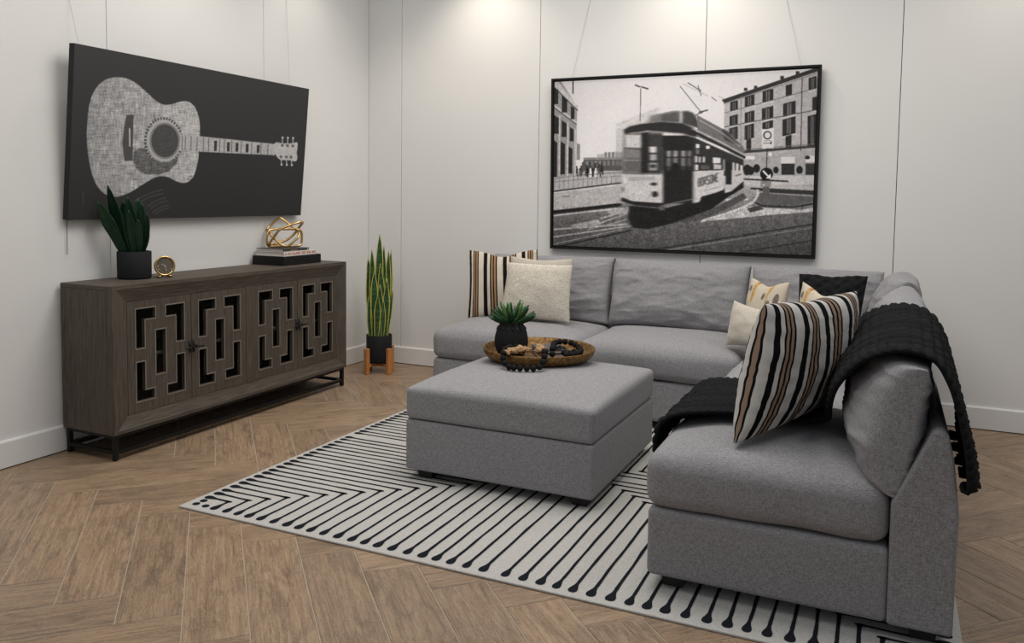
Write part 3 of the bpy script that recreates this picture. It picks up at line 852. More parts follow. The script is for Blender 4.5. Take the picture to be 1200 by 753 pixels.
for hx, hy, s in ((888, 402, -1), (908, 403, -1), (928, 404, -1), (882, 505, 1), (902, 506, 1), (921, 507, 1)):
    R1.line(hx, hy, hx-2, hy-22*s, 4, 165); R1.ell(hx, hy, 4, 4.5, 190); R1.ell(hx-2, hy-30*s, 5, 5, 60); R1.ell(hx-2, hy-30*s, 2, 2, 170)
for k, (x0, y0, x1, y1) in enumerate(((318, 640, 428, 597), (335, 646, 430, 612), (368, 660, 440, 628), (380, 668, 445, 640), (385, 685, 452, 655), (395, 692, 450, 668))):
    R1.path([(x0+(x1-x0)*i/8, y0+(y1-y0)*i/8-6*math.sin(i/8*3.1)) for i in range(9)], 5, 84, .55)
for k in range(7): R1.line(118+2*(k % 2), 602+k*7.5, 124-2*(k % 2), 606+k*7.5, 1.6, 110)
R1.blur(0, 0, 1048, 753, 1, 1, 1)
canvas = root('guitar_canvas', (.0, -1.851, 1.228), 'wide dark canvas print of a pale acoustic guitar above the sideboard', 'wall art')
cy0, cy1 = -2.779, -.924
tilt = math.atan2(.08, .907); nrm = Vector((math.cos(tilt), 0, -math.sin(tilt))); upv = Vector((math.sin(tilt), 0, math.cos(tilt)))
fb = Vector((.050, 0, 1.228)); ft = fb+upv*.9105; bb_ = fb-nrm*.040; bt = ft-nrm*.040
def P_(v, y): return (v.x, y, v.z)
print_panel('canvas_print', R1, [(95, 33), (993, 217), (951, 698), (62, 711)], [P_(ft+nrm*.0006, cy0), P_(ft+nrm*.0006, cy1), P_(fb+nrm*.0006, cy1), P_(fb+nrm*.0006, cy0)], 'guitar_print', canvas, 520, 255, (1, .985, .985), 1.12)
part('stretcher', extrude_poly([(bb_.x, bb_.z), (fb.x, fb.z), (ft.x, ft.z), (bt.x, bt.z)], 'y', cy1, cy0), 'canvas_side', canvas)
part('hanging_wire', tube([(.004, -2.709, 3.2), (.004, -2.709, 2.378), (bt.x-.004, -2.70, bt.z-.10)], .0011, 5), 'wire_grey', canvas)
part('hanging_wire', tube([(.004, -.95, 3.2), (.004, -1.014, 2.753), (bt.x-.004, -1.075, bt.z-.10)], .0011, 5), 'wire_grey', canvas)
part('hanging_wire', tube([(.012, -2.755, 1.30), (.010, -2.757, 1.045)], .0016, 5), 'black_metal', canvas)

# ---- tram photograph
R2 = Raster(640, 70, 330, 245, 3, 200)
H2, W2 = R2.a.shape; gy, gx = np.mgrid[0:H2, 0:W2]; py = 70+gy/3; px_ = 640+gx/3
R2.a[:] = 198+10*np.clip((py-90)/80, 0, 1)-14*np.clip((690-px_)/60, 0, 1)
gr = py > 205
road = 176-70*np.clip((py-208)/45, 0, 1)-26*np.clip((py-250)/50, 0, 1)
nz = rng.randn(H2//2+1, W2//2+1).repeat(2, 0).repeat(2, 1)[:H2, :W2]
R2.a[gr] = (road+nz*6)[gr]
D = R2
# distant hazy buildings, crowd and trams
D.poly([(722, 150), (770, 128), (775, 200), (722, 205)], 186); D.poly([(700, 180), (724, 176), (724, 200), (700, 200)], 172)
for k in range(11):
    D.path([(722+k*4.6, 147-k*1.8), (723.5+k*4.6, 144-k*1.8), (725.5+k*4.6, 144-k*1.8), (726.5+k*4.6, 147-k*1.8)], 1.0, 120, .55)
for k in range(5): D.rect(709+k*4.4, 177, 711.4+k*4.4, 184, 105, .8)
D.rect(684, 185, 733, 199, 88); D.rect(684, 183.5, 733, 186, 130)
for k in range(9): D.rect(687+k*5.1, 187.5, 690+k*5.1, 193, 130, .8)
D.rect(648, 199, 735, 222, 168)
for k in range(26):
    x = 672+rng.rand()*38; y = 190+rng.rand()*10; D.rect(x, y, x+1.6, y+7, 40+rng.rand()*60); D.ell(x+.8, y-1, 1.0, 1.1, 60)
for k in range(4): D.rect(688+k*3.2, 196, 690+k*3.2, 206, 215 if k % 2 else 35)
D.line(648, 206, 730, 201, .7, 90); D.line(648, 212, 730, 205, .7, 110)
for k in range(15): D.line(650+k*5.6, 205, 650+k*5.6, 221-k*.5, .7, 105, .8)
D.line(648, 223, 732, 213, 1.6, 62); D.line(648, 225, 732, 215, 1.2, 205)
D.poly([(648, 226), (735, 216), (735, 237), (648, 245)], 172, grain=5); D.ell(664, 229, 5, 1, 125)
D.line(646, 248, 729, 239, 4.2, 42); D.line(646, 252, 729, 243, 1.4, 190)
# left palazzo
D.poly([(646, 92), (657, 93), (676, 123), (676, 128), (675, 205), (646, 210)], 140, grain=6)
D.poly([(646, 92), (652, 92), (677, 123), (677, 127), (646, 97)], 178); D.line(648, 99, 677, 128, 1.0, 70)
D.line(648, 121, 676, 142, 2.2, 180); D.line(648, 123.5, 676, 144.5, 1.0, 70)
for x0, x1, y0, y1 in ((649, 653.8, 100, 120), (658, 664.5, 110, 130), (668.7, 673, 122, 138), (648, 655, 132, 155), (658, 664, 139, 159), (667.6, 672.3, 147, 164),
                       (648, 653, 162, 206), (657, 662.5, 164, 203), (666.5, 671, 170, 202)):
    D.poly([(x0, y0), (x1, y0+(x1-x0)*.7), (x1, y1), (x0, y1)], 48, grain=10)
for x in (655.5, 665.3, 674): D.rect(x-.8, 133+(x-655)*.8, x+.9, 205, 178)
D.rect(670.5, 92, 671.8, 108, 40); D.poly([(676, 166), (680, 168), (680, 186), (676, 186)], 130)
# right palazzo
D.poly([(849, 119), (958, 83), (958, 206), (872, 206), (849, 168)], 164, grain=5)
D.poly([(846, 116.5), (958, 79), (958, 84), (849, 120.5)], 55); D.line(848, 121.5, 958, 86, .8, 110)
zx = lambda a: 840+a/4.708
zy = lambda b: 80+b/4.708
for (a, b, c, d) in ((75, 118, 180, 230), (155, 208, 150, 208), (252, 312, 120, 185), (380, 415, 90, 155), (505, 550, 50, 120), (72, 118, 258, 312), (155, 208, 238, 298),
                     (250, 312, 215, 282), (365, 435, 188, 262), (525, 552, 160, 235), (70, 118, 325, 395), (155, 207, 310, 390), (252, 310, 293, 335), (362, 435, 275, 368),
                     (500, 552, 260, 430), (165, 192, 392, 460), (380, 412, 372, 445)):
    x0, x1, y0, y1 = zx(a), zx(b), zy(c), zy(d); sk = (x1-x0)*.13
    D.poly([(x0, y0+sk), (x1, y0-sk), (x1, y1-sk), (x0, y1+sk)], 50, grain=8)
    if b-a > 40:
        w_ = (x1-x0); D.poly([(x0+w_*.33, y0+1.5), (x0+w_*.66, y0+1.2), (x0+w_*.66, y1-1), (x0+w_*.33, y1-1)], 118, .8); D.line((x0+x1)/2, y0, (x0+x1)/2, y1, .8, 45)
    D.line(x0-.8, y1+.9+sk, x1+.8, y1+.9-sk, 1.0, 195)
for (a, b, c, d, w_, g) in ((45, 245, 550, 112, .9, 105), (45, 322, 550, 232, 1.1, 90), (145, 462, 550, 432, 3.0, 62), (470, 52, 464, 460, 1.0, 60), (135, 150, 135, 430, .7, 110), (150, 448, 550, 418, .8, 110)):
    D.line(zx(a), zy(b), zx(c), zy(d), w_, g)
for a in range(200, 545, 14): D.line(zx(a), zy(440-(a-200)*.05), zx(a), zy(470-(a-200)*.08), .5, 80)
for a, b in ((150, 118), (205, 108), (350, 55), (435, 30)): D.rect(zx(a), zy(b-12), zx(a+20), zy(b+6), 60)
D.poly([(872, 182), (958, 176), (958, 206), (872, 206)], 158)
D.rect(zx(355), zy(490), zx(432), zy(525), 196); D.rect(zx(358), zy(528), zx(430), zy(588), 55, grain=12); D.rect(zx(490), zy(485), zx(552), zy(520), 200)
D.ell(zx(500), zy(494), 3, 2.2, 50); D.rect(zx(490), zy(528), zx(552), zy(590), 60, grain=14); D.rect(zx(150), zy(484), zx(212), zy(502), 205); D.rect(zx(245), zy(490), zx(300), zy(525), 150)
for a, b, r_ in ((328, 562, 3.2), (457, 562, 3.8), (222, 552, 4), (170, 560, 5), (190, 565, 4), (160, 555, 3)): D.ell(zx(a), zy(b), r_, r_*1.25, 44, grain=14)
D.rect(870, 206, 958, 217, 182)
D.line(870, 209.6, 924, 212.7, 1.8, 52); D.poly([(880, 219.5), (958, 224), (958, 229), (905, 226), (880, 221.5)], 60); D.poly([(870, 216), (958, 219), (958, 223), (880, 219)], 172)
# traffic island, markings, rails
D.poly([(882, 232), (892, 226), (958, 231), (958, 236), (930, 241), (895, 240)], 96, grain=6); D.poly([(882, 234), (895, 240), (930, 241.5), (958, 237), (958, 239.5), (930, 244), (895, 243), (882, 237)], 62)
D.path([(888, 222), (889, 228), (884, 236), (872, 243), (850, 251), (822, 259)], 3.2, 188); D.poly([(850, 233), (876, 231), (878, 234), (853, 237)], 195)
D.poly([(862, 249), (880, 242), (940, 246), (958, 242), (958, 248), (900, 252), (850, 257), (822, 259)], 182); D.poly([(876, 244), (890, 241), (896, 245), (880, 249)], 75)
for (a, b, c, d, w_, g) in ((646, 268, 735, 262, 2.0, 170), (646, 277, 740, 264, 1.6, 165), (646, 290, 742, 269, 1.6, 45), (646, 286, 730, 268, 1.0, 150), (735, 297, 958, 262, 1.6, 52),
                            (740, 299, 958, 266, .9, 140), (830, 302, 958, 281, 1.5, 60), (700, 262, 735, 250, 1.4, 165), (690, 268, 738, 256, 1.2, 160), (705, 255, 735, 246, 2.0, 172)):
    D.line(a, b, c, d, w_, g)
D.poly([(668, 263), (702, 256), (706, 262), (676, 267)], 158, grain=12); D.poly([(712, 246), (738, 242), (742, 248), (716, 252)], 165)
for k in range(170):
    x = 660+rng.rand()*290; y = 262+rng.rand()*38; D.ell(x, y, .5+rng.rand()*1.6, .35, 62+rng.rand()*50, .8, 8)
# tram
D.poly([(738, 240), (778, 244), (812, 236), (823, 230), (872, 212), (872, 220), (852, 232), (836, 244), (815, 254), (790, 261), (760, 268), (742, 266), (737, 256)], 40, grain=5)
D.poly([(790, 261), (836, 244), (872, 226), (876, 232), (850, 246), (822, 258)], 84)
D.poly([(731, 156), (777, 152), (777, 204), (729, 204)], 112)
D.rect(733, 157, 752, 172, 186); D.rect(733, 172, 751, 184, 120); D.rect(734, 184, 751, 200, 100); D.line(732, 172, 752, 174, 1.2, 70); D.line(731, 187, 778, 187, 1.0, 150)
D.rect(752, 154, 761, 202, 46); D.rect(761, 156, 777, 202, 66); D.rect(761.5, 171, 770, 178, 196); D.rect(762, 180, 770, 187, 160); D.rect(761, 190, 771, 199, 150); D.rect(763, 192, 769, 196, 60)
D.poly([(777, 158), (813, 158), (813, 237), (778, 239)], 44, grain=4)
for x0, g in ((782, 150), (790, 165), (799, 158), (806.5, 120)):
    D.rect(x0, 176, x0+4.6, 183, g); D.rect(x0, 184.5, x0+4.6, 194, g*.8); D.rect(x0+1, 194, x0+4, 199, g*.5)
D.ell(791.5, 196, 4.5, 6, 40)
D.poly([(729, 203), (778, 205), (778, 238), (760, 238), (742, 236), (733, 233), (729, 230)], 188, grain=3)
for i, ch in enumerate(range(8)): D.rect(737+i*4, 206, 739.6+i*4, 211, 120, .6)
D.ell(768.5, 227, 3.4, 3.6, 46); D.ell(767, 215, 4, 2, 60); D.ell(731, 221, 1.6, 3, 110)
D.poly([(729, 230), (742, 235), (778, 237.5), (778, 243), (745, 240), (729, 235)], 44); D.path([(774, 244), (778, 240), (812, 233)], 1.4, 120); D.rect(774, 240, 780, 246, 100)
D.poly([(731, 151), (738, 147), (752, 144), (775, 142), (798, 143), (815, 150), (818, 160), (790, 155), (760, 152), (732, 156)], 52); D.path([(738, 155), (765, 153), (800, 156), (816, 161)], 1.4, 140)
D.poly([(758, 143), (764, 134), (790, 129), (808, 129), (816, 134), (819, 150), (800, 144), (775, 142)], 118); D.poly([(775, 134), (797, 130), (797, 142), (775, 141)], 88); D.rect(797, 128, 800.5, 143, 196); D.poly([(800, 130), (812, 131), (817, 140), (818, 149), (800, 143)], 72)
D.poly([(817, 134), (846, 150), (852, 152), (872, 172), (874, 184), (818, 160)], 108); D.path([(812, 150), (845, 166), (874, 182)], 1.6, 175); D.path([(812, 153), (845, 170), (874, 185)], 2.6, 45); D.poly([(846, 151), (853, 154), (866, 170), (850, 164)], 70); D.path([(820, 140), (846, 155), (868, 172)], .9, 165)
D.poly([(813, 160), (872, 187), (872, 208), (813, 202)], 58, grain=8)
for x0, y0, x1, y1, g in ((816, 168, 820.5, 173, 214), (816, 174, 820, 180, 110), (828, 170, 832.5, 174, 222), (815, 182, 818, 190, 196), (819.5, 183, 822, 190, 176), (824, 183, 827, 190, 180), (815, 192, 819, 199, 205),
                          (836, 184, 845, 191, 205), (837, 192, 846, 198, 178), (848, 186, 850, 200, 150), (859, 190, 861.5, 201, 200), (863, 191, 866, 202, 205), (868, 193, 871, 203, 205), (822, 193, 832, 198, 92)):
    D.poly([(x0, y0), (x1, y0+.8), (x1, y1), (x0, y1)], g)
D.poly([(813, 200), (849, 199), (849, 222), (838, 226), (823, 230), (821, 236), (813, 238)], 190); D.poly([(858, 199), (872, 200), (872, 212), (858, 224), (850, 226), (850, 218)], 184); D.rect(851.5, 190, 858, 216, 46)
# painted lettering on the tram's side
GL = {'B': [[(0, 0), (0, 4), (2, 4), (2.4, 3), (2, 2), (0, 2)], [(2, 2), (2.4, 1), (2, 0), (0, 0)]], 'O': [[(0, 0), (0, 4), (2.4, 4), (2.4, 0), (0, 0)]], 'R': [[(0, 0), (0, 4), (2.2, 4), (2.2, 2), (0, 2), (2.4, 0)]],
      'S': [[(2.4, 4), (0, 4), (0, 2), (2.4, 2), (2.4, 0), (0, 0)]], 'N': [[(0, 0), (0, 4), (2.4, 0), (2.4, 4)]], 'E': [[(2.4, 4), (0, 4), (0, 0), (2.4, 0)], [(0, 2), (2, 2)]]}
for i, ch in enumerate('BORSONE'):
    for st in GL[ch]: D.path([(819+i*3.5+a*1.05, 218-i*.95-b*2.3) for a, b in st], 1.4, 96)
D.path([(828, 223), (846, 218)], .8, 140); D.path([(862, 206), (869, 204)], 2, 120)
D.blur(722, 124, 816, 270, 1.7, .34, 2); D.blur(812, 150, 874, 240, 1.1, .34, 1); D.blur(730, 124, 775, 146, 2.2, 0, 2)
# street lamp, overhead wires, signs
D.line(751, 99, 750.5, 141, .9, 90); D.line(744, 98, 750, 100.5, 1.6, 60); D.line(752, 100.5, 760, 103, 1.6, 60)
D.line(797, 100, 822, 131, .9, 85); D.line(819, 131, 830, 128.5, 1.4, 60); D.line(816, 134, 824, 131, 1, 80); D.line(800, 97, 830, 112, .5, 140); D.line(806, 96, 822, 106, 1.2, 90); D.line(818, 99, 822, 112, 1.0, 90); D.line(834, 113, 840, 118, 1.0, 110); D.line(842, 112, 850, 116, .7, 130)
D.line(899.5, 172, 898.5, 200, 1.1, 60); D.poly([(893, 151.5), (907, 151), (907, 173.5), (893.5, 174)], 196); D.ell(899.6, 158.5, 4.9, 5, 40); D.ell(899.6, 158.5, 3.5, 3.6, 196); D.line(895, 165, 904, 165, .6, 120); D.line(895, 168, 903, 168, 1.0, 110); D.rect(903, 166, 904.6, 169, 60)
D.ell(903, 181, 2.2, 2.2, 205); D.ell(898.8, 204, 7.6, 7.4, 36); D.line(894.5, 200, 901.5, 207.5, 2.0, 212); D.poly([(903.6, 203.5), (904, 209.6), (897.6, 209)], 212)
D.rect(892, 212, 904, 219, 128); D.poly([(895, 219), (902, 219), (903, 234), (893.5, 234)], 92); D.rect(894, 216, 897, 217.5, 195)
def fract(oct_):
    o_ = np.zeros((H2, W2))
    for b_, am in oct_:
        g_ = rng.randn(H2//b_+2, W2//b_+2); ys_, xs_ = gy/b_, gx/b_; j_, i_ = ys_.astype(int), xs_.astype(int); fy_, fx_ = ys_-j_, xs_-i_
        o_ += am*(g_[j_, i_]*(1-fy_)*(1-fx_)+g_[j_, i_+1]*(1-fy_)*fx_+g_[j_+1, i_]*fy_*(1-fx_)+g_[j_+1, i_+1]*fy_*fx_)
    return o_
tex = fract(((3, .8), (6, .5), (14, .3)))
amt = np.where(py > 240, .12, np.where(py > 222, .07, .05))*np.where((py < 205) & (D.a > 190), .2, 1)
D.a *= 1+tex*amt
D.a = np.where(D.a < 128, D.a*(.80+.20*D.a/128), D.a+(D.a-128)*.10)
D.a += rng.randn(H2, W2)*6
vg = ((px_-801)/165)**2+((py-190)/118)**2; D.a *= 1-.10*np.clip(vg-.5, 0, 1.5)
D.blur(640, 70, 970, 315, .34, .34, 1)
tram = root('tram_picture', (2.583, 0, 1.002), 'large black-framed photograph of a vintage tram on a city street above the sofa', 'wall art')
x0, x1 = 1.653, 3.514; tl = math.atan2(.024, 1.248)
fbv, ftv = Vector((0, -.040, 1.002)), Vector((0, -.066, 2.250))
un = (ftv-fbv).normalized(); nn = Vector((0, -un.z, un.y)); Hh = (ftv-fbv).length
fw_ = .024
def Q(x, h, d): p = fbv+un*h+nn*d; return (x, p.y, p.z)
def bar(xa, xb, ha, hb, d0, d1):
    vs = [Q(x, h, d) for d in (d0, d1) for h in (ha, hb) for x in (xa, xb)]
    return vs, [(0, 2, 3, 1), (4, 5, 7, 6), (0, 1, 5, 4), (2, 6, 7, 3), (0, 4, 6, 2), (1, 3, 7, 5)]
for g in (bar(x0, x1, 0, fw_*.6, -.034, 0), bar(x0, x1, Hh-fw_*.6, Hh, -.034, 0), bar(x0, x0+fw_*.6, fw_*.6, Hh-fw_*.6, -.034, 0), bar(x1-fw_*.6, x1, fw_*.6, Hh-fw_*.6, -.034, 0)):
    part('frame_bar', g, 'black_frame', tram)
part('backing', bar(x0+fw_*.6, x1-fw_*.6, fw_*.6, Hh-fw_*.6, -.030, -.012), 'black_frame', tram)
xi0, xi1, hi0, hi1 = x0+fw_, x1-fw_, fw_, Hh-fw_
cr = lambda a, b: (630+a/2.897, 60+b/2.897)
print_panel('photo_print', R2, [cr(56, 98), cr(950, 60), cr(930, 693), cr(56, 656)], [Q(xi0, hi1, -.008), Q(xi1, hi1, -.008), Q(xi1, hi0, -.008), Q(xi0, hi0, -.008)], 'tram_print', tram, 640, 426, (1.0, .965, .972), 1.28)
part('hanging_wire', tube([(1.985, -.004, 3.2), (1.922, -.004, 2.808), (1.80, ftv.y+.036, 2.235)], .0011, 5), 'wire_grey', tram)
part('hanging_wire', tube([(3.20, -.004, 3.2), (3.279, -.004, 2.688), (3.39, ftv.y+.036, 2.235)], .0011, 5), 'wire_grey', tram)

# ================================================================ CUSHIONS ON THE SOFA
def cushion(name, mat, label, group, *corners, t=.14, **kw):
    g, uv = pillow(*corners, t, **kw)
    return solo(name, g, mat, label, 'cushion', group, True, uv)
GP = 'loose cushions on the sofa'
cushion('striped_cushion', 'stripe_far', 'cream, tan and black striped cushion behind two plain cream cushions', GP,
        (1.225, -.545, .512), (1.745, -.360, .553), (1.160, -.405, .990), (1.650, -.270, 1.006), t=.12, n=44, pinch=.05, chop=.17, chop_w=.45, wrinkle=.006, seed=1, ripple=.003, frontbias=.55)
cushion('cream_cushion', 'cream_linen', 'plain cream cushion peeking out behind the nubby woven one', GP,
        (1.56, -.535, .558), (2.01, -.53, .558), (1.525, -.455, .964), (1.990, -.455, .964), t=.07, chop=.03, seed=2)
cushion('woven_cushion', 'boucle', 'cream nubby woven cushion leaning in front of the striped one', GP,
        (1.540, -.655, .556), (2.040, -.63, .554), (1.560, -.57, .930), (2.035, -.57, .930), t=.12, n=44, pinch=.03, wrinkle=.005, seed=3)
cushion('lumbar_cushion', 'cream_linen', 'small plain cream cushion beside the printed cushions in the sofa corner', GP,
        (3.10, -.835, .530), (3.345, -1.005, .558), (3.130, -.775, .789), (3.37, -.93, .752), t=.11, seed=4, pinch=.06)
cushion('printed_cushion', 'block_print', 'cream cushion with ochre and grey brush marks behind the small plain cream cushion', GP,
        (3.16, -.60, .553), (3.40, -.92, .558), (3.190, -.52, .905), (3.445, -.83, .918), t=.13, n=40, pinch=.07, chop=.16, chop_w=.5, seed=5)
cushion('white_cushion', 'white_linen', 'white cushion mostly hidden between the printed and the large striped cushion', GP,
        (3.40, -.96, .560), (3.55, -1.30, .560), (3.395, -.875, .812), (3.545, -1.21, .798), t=.06, seed=6)
cushion('printed_cushion', 'block_print', 'cream cushion with grey brush marks leaning in front of the black knit cushion', GP,
        (3.505, -.90, .562), (3.72, -1.32, .562), (3.515, -.82, .925), (3.745, -1.25, .885), t=.12, n=40, pinch=.06, chop=.10, seed=8)
def knit_bumps(u, v):
    return .016*abs(math.sin(u*11+.6*math.sin(v*9)))*abs(math.sin(v*10+1.2*math.sin(u*11)))
cushion('knit_cushion', 'black_knit', 'black chunky-knit cushion in the corner of the sofa', GP,
        (3.48, -.68, .565), (3.80, -.67, .565), (3.468, -.545, .944), (3.845, -.53, .948), t=.17, n=64, pinch=.02, boxy=.36, chop=.05, seed=7, knit=knit_bumps)
cushion('striped_cushion', 'stripe_near', 'large black, white and tan striped cushion standing in front of the black throw', GP,
        (3.490, -2.825, .538), (3.755, -2.330, .612), (3.560, -2.700, 1.012), (3.838, -2.20, 1.026), t=.235, n=60, pinch=.03, boxy=.40, chop=.035, chop_w=.35, wrinkle=.006, seed=9, ripple=.002, crease=.003)

# ================================================================ BLACK KNITTED THROW
TH = [  # near edge x, y, z  -  far edge x, y, z, from the seat front over the back
    (3.168, -2.63, .415, 3.175, -1.985, .42), (3.172, -2.64, .462, 3.178, -1.97, .465), (3.192, -2.645, .516, 3.196, -1.955, .52), (3.26, -2.64, .556, 3.26, -1.95, .556),
    (3.40, -2.60, .573, 3.40, -1.955, .568), (3.56, -2.565, .574, 3.56, -1.97, .572), (3.70, -2.55, .574, 3.70, -2.0, .574), (3.780, -2.58, .600, 3.76, -2.03, .60),
    (3.792, -2.66, .672, 3.775, -2.06, .69), (3.818, -2.75, .758, 3.80, -2.08, .805), (3.888, -2.82, .850, 3.88, -2.09, .908), (3.985, -2.862, .898, 3.99, -2.10, .960),
    (4.078, -2.885, .888, 4.085, -2.11, .948), (4.125, -2.90, .825, 4.135, -2.12, .88), (4.152, -2.915, .745, 4.163, -2.14, .78), (4.172, -2.93, .655, 4.182, -2.16, .68),
    (4.181, -2.936, .585, 4.190, -2.18, .60), (4.184, -2.94, .515, 4.192, -2.20, .52)]
def cr_interp(rows, m):
    out = []; n = len(rows)
    for i in range(n-1):
        p0, p1, p2, p3 = rows[max(i-1, 0)], rows[i], rows[i+1], rows[min(i+2, n-1)]
        for k in range(m):
            t_ = k/m; out.append([.5*(2*b+(c-a)*t_+(2*a-5*b+4*c-d)*t_*t_+(3*b-a-3*c+d)*t_**3) for a, b, c, d in zip(p0, p1, p2, p3)])
    out.append(list(rows[-1])); return out
rows = cr_interp(TH, 14); nR, nC = len(rows), 96
G = np.zeros((nR, nC, 3))
for i, (xa, ya, za, xb, yb, zb) in enumerate(rows):
    for k in range(nC):
        f = k/(nC-1); x = xa+(xb-xa)*f; y = ya+(yb-ya)*f; z = za+(zb-za)*f
        hang = max(0, (i/(nR-1)-.80)/.20); seatp = max(0, 1-i/(nR-1)/.12)
        fold = .011*(1+math.sin(f*30-1.2))*hang
        zz = z+.006*math.sin(f*21+i*.05)*(1-hang)-(.03*math.sin(f*7+1)*seatp*.4)
        gath = 1-.0*hang
        G[i, k] = (x+fold+.001*hang, y, zz+(0.02*math.sin(f*31)*hang if i == nR-1 else 0))
du = np.gradient(G, axis=0); dv = np.gradient(G, axis=1); Nn = np.cross(dv, du); Nn /= np.linalg.norm(Nn, axis=2, keepdims=True)
if Nn[60, 40, 2] < 0: Nn = -Nn
sl_ = np.concatenate([[0], np.cumsum(np.linalg.norm(np.diff(G[:, nC//2], axis=0), axis=1))])
for i in range(nR):
    for k in range(nC):
        w_ = k/(nC-1)*.70; s_ = sl_[i]
        c = (w_/.052) % 1.0; h_ = math.sin(math.pi*c)**.6*(.55+.45*math.sin(2*math.pi*(s_/.034+(.5-abs(c-.5))*1.1)))
        G[i, k] += Nn[i, k]*(h_*.014)
tv = [tuple(p) for p in G.reshape(-1, 3)]
tf = [(i*nC+k, i*nC+k+1, (i+1)*nC+k+1, (i+1)*nC+k) for i in range(nR-1) for k in range(nC-1)]
throw = solo('knitted_throw', (tv, tf), 'black_knit', 'black chunky knitted throw draped over the sofa seat and back', 'throw')
so = throw.modifiers.new('solid', 'SOLIDIFY'); so.thickness = .012; so.offset = -1

# ================================================================ PLANTS
RT = Vector((math.cos(YAW), math.sin(YAW), 0)); FD = Vector((-math.sin(YAW), math.cos(YAW), 0))
def blade(base, tip, width, facing, bow=.0, twist=0.0, n=12, prof='snake', thick=.002):
    base, tip, facing = Vector(base), Vector(tip), Vector(facing).normalized()
    ax = (tip-base); V, F, UV = [], [], []
    for i in range(n+1):
        t_ = i/n; c = base+ax*t_+facing*bow*math.sin(t_*math.pi*.5)**2
        d = ax.normalized(); s = d.cross(facing).normalized(); a = twist*t_
        s = s*math.cos(a)+facing*math.sin(a)
        w = width*(.45+.55*math.sin(min(1, t_/.55)*math.pi/2)) if t_ < .55 else width*max(0.015, math.cos((t_-.55)/.45*math.pi/2)**.8)
        wob = 1+.08*math.sin(t_*11+base.x*50)
        for k, q in enumerate((-1, -.5, 0, .5, 1)):
            V.append(c+s*(q*w/2*wob)-facing*(.16*w*(1-q*q))); UV.append(((q+1)/2, t_))
    for i in range(n):
        for k in range(4): F.append((i*5+k, i*5+k+1, (i+1)*5+k+1, (i+1)*5+k))
    return (V, F), UV
def leaf_part(name, geo_uv, mat, parent):
    o = part(name, geo_uv[0], mat, parent, True, geo_uv[1]); m = o.modifiers.new('thick', 'SOLIDIFY'); m.thickness = .003; m.offset = 0; return o
# tall variegated snake plant in the corner
fp = root('snake_plant', (.36, -.37, 0), 'tall yellow-edged snake plant in a black pot on a wooden stand', 'plant')
PZ = .082
part('pot', lathe([(.085, 0), (.095, .006), (.099, .02), (.100, .212), (.097, .215), (.090, .215), (.088, .19)], (.36, -.37, PZ), 40), 'black_pot', fp, True)
part('soil', lathe([(.0885, 0), (.05, .004), (.002, .006)], (.36, -.37, PZ+.186), 28, False, True), 'soil', fp, True)
st = math.radians(28)
stand = part('stand', join(*[([(Vector((.36, -.37, 0))+Matrix.Rotation(st+a, 3, 'Z') @ Vector(v)) for v in box(-.13, .13, -.013, .013, .052, .080 if i == 0 else .079)[0]], box(0, 1, 0, 1, 0, 1)[1]) for i, a in enumerate((math.pi/4, -math.pi/4))]), 'oak_stand', fp, bevel=.003)
for a in range(4):
    an = st+math.pi/4+a*math.pi/2; cx, cy = .36+.121*math.cos(an), -.37+.121*math.sin(an)
    vs = [Vector((cx, cy, 0))+Matrix.Rotation(an, 3, 'Z') @ Vector(v) for v in box(-.0165, .0165, -.019, .019, 0, .200)[0]]
    part('stand_leg', (vs, box(0, 1, 0, 1, 0, 1)[1]), 'oak_stand', stand, bevel=.004)
rs = random.Random(4)
#       sideways base, sideways tip, tip z, depth, width
for b0, t0, tz, dp, wd in ((-.010, -.006, 1.085, .01, .072), (-.045, -.062, .965, -.02, .062), (-.060, -.095, .905, .02, .058), (.022, .030, .995, .03, .050), (.045, .062, .955, .02, .055),
                           (.055, .078, .965, .05, .045), (-.030, -.028, .80, -.045, .064), (.012, .018, .70, -.06, .060), (.050, .070, .74, -.03, .055), (-.060, -.070, .60, -.05, .042),
                           (.060, .108, .655, -.02, .030), (-.008, .005, .62, -.075, .052), (.035, .045, .58, -.065, .040), (-.035, .000, .90, .05, .055), (-.05, -.058, .72, .0, .05), (.03, .012, .86, .0, .055)):
    base = Vector((.36, -.37, .262))+RT*b0+FD*dp; tip = Vector((.36, -.37, tz))+RT*t0+FD*dp*1.25
    leaf_part('leaf', blade(base, tip, wd, -FD+RT*rs.uniform(-.5, .5), rs.uniform(-.02, .02), rs.uniform(-.5, .5)), 'snake_leaf', fp)
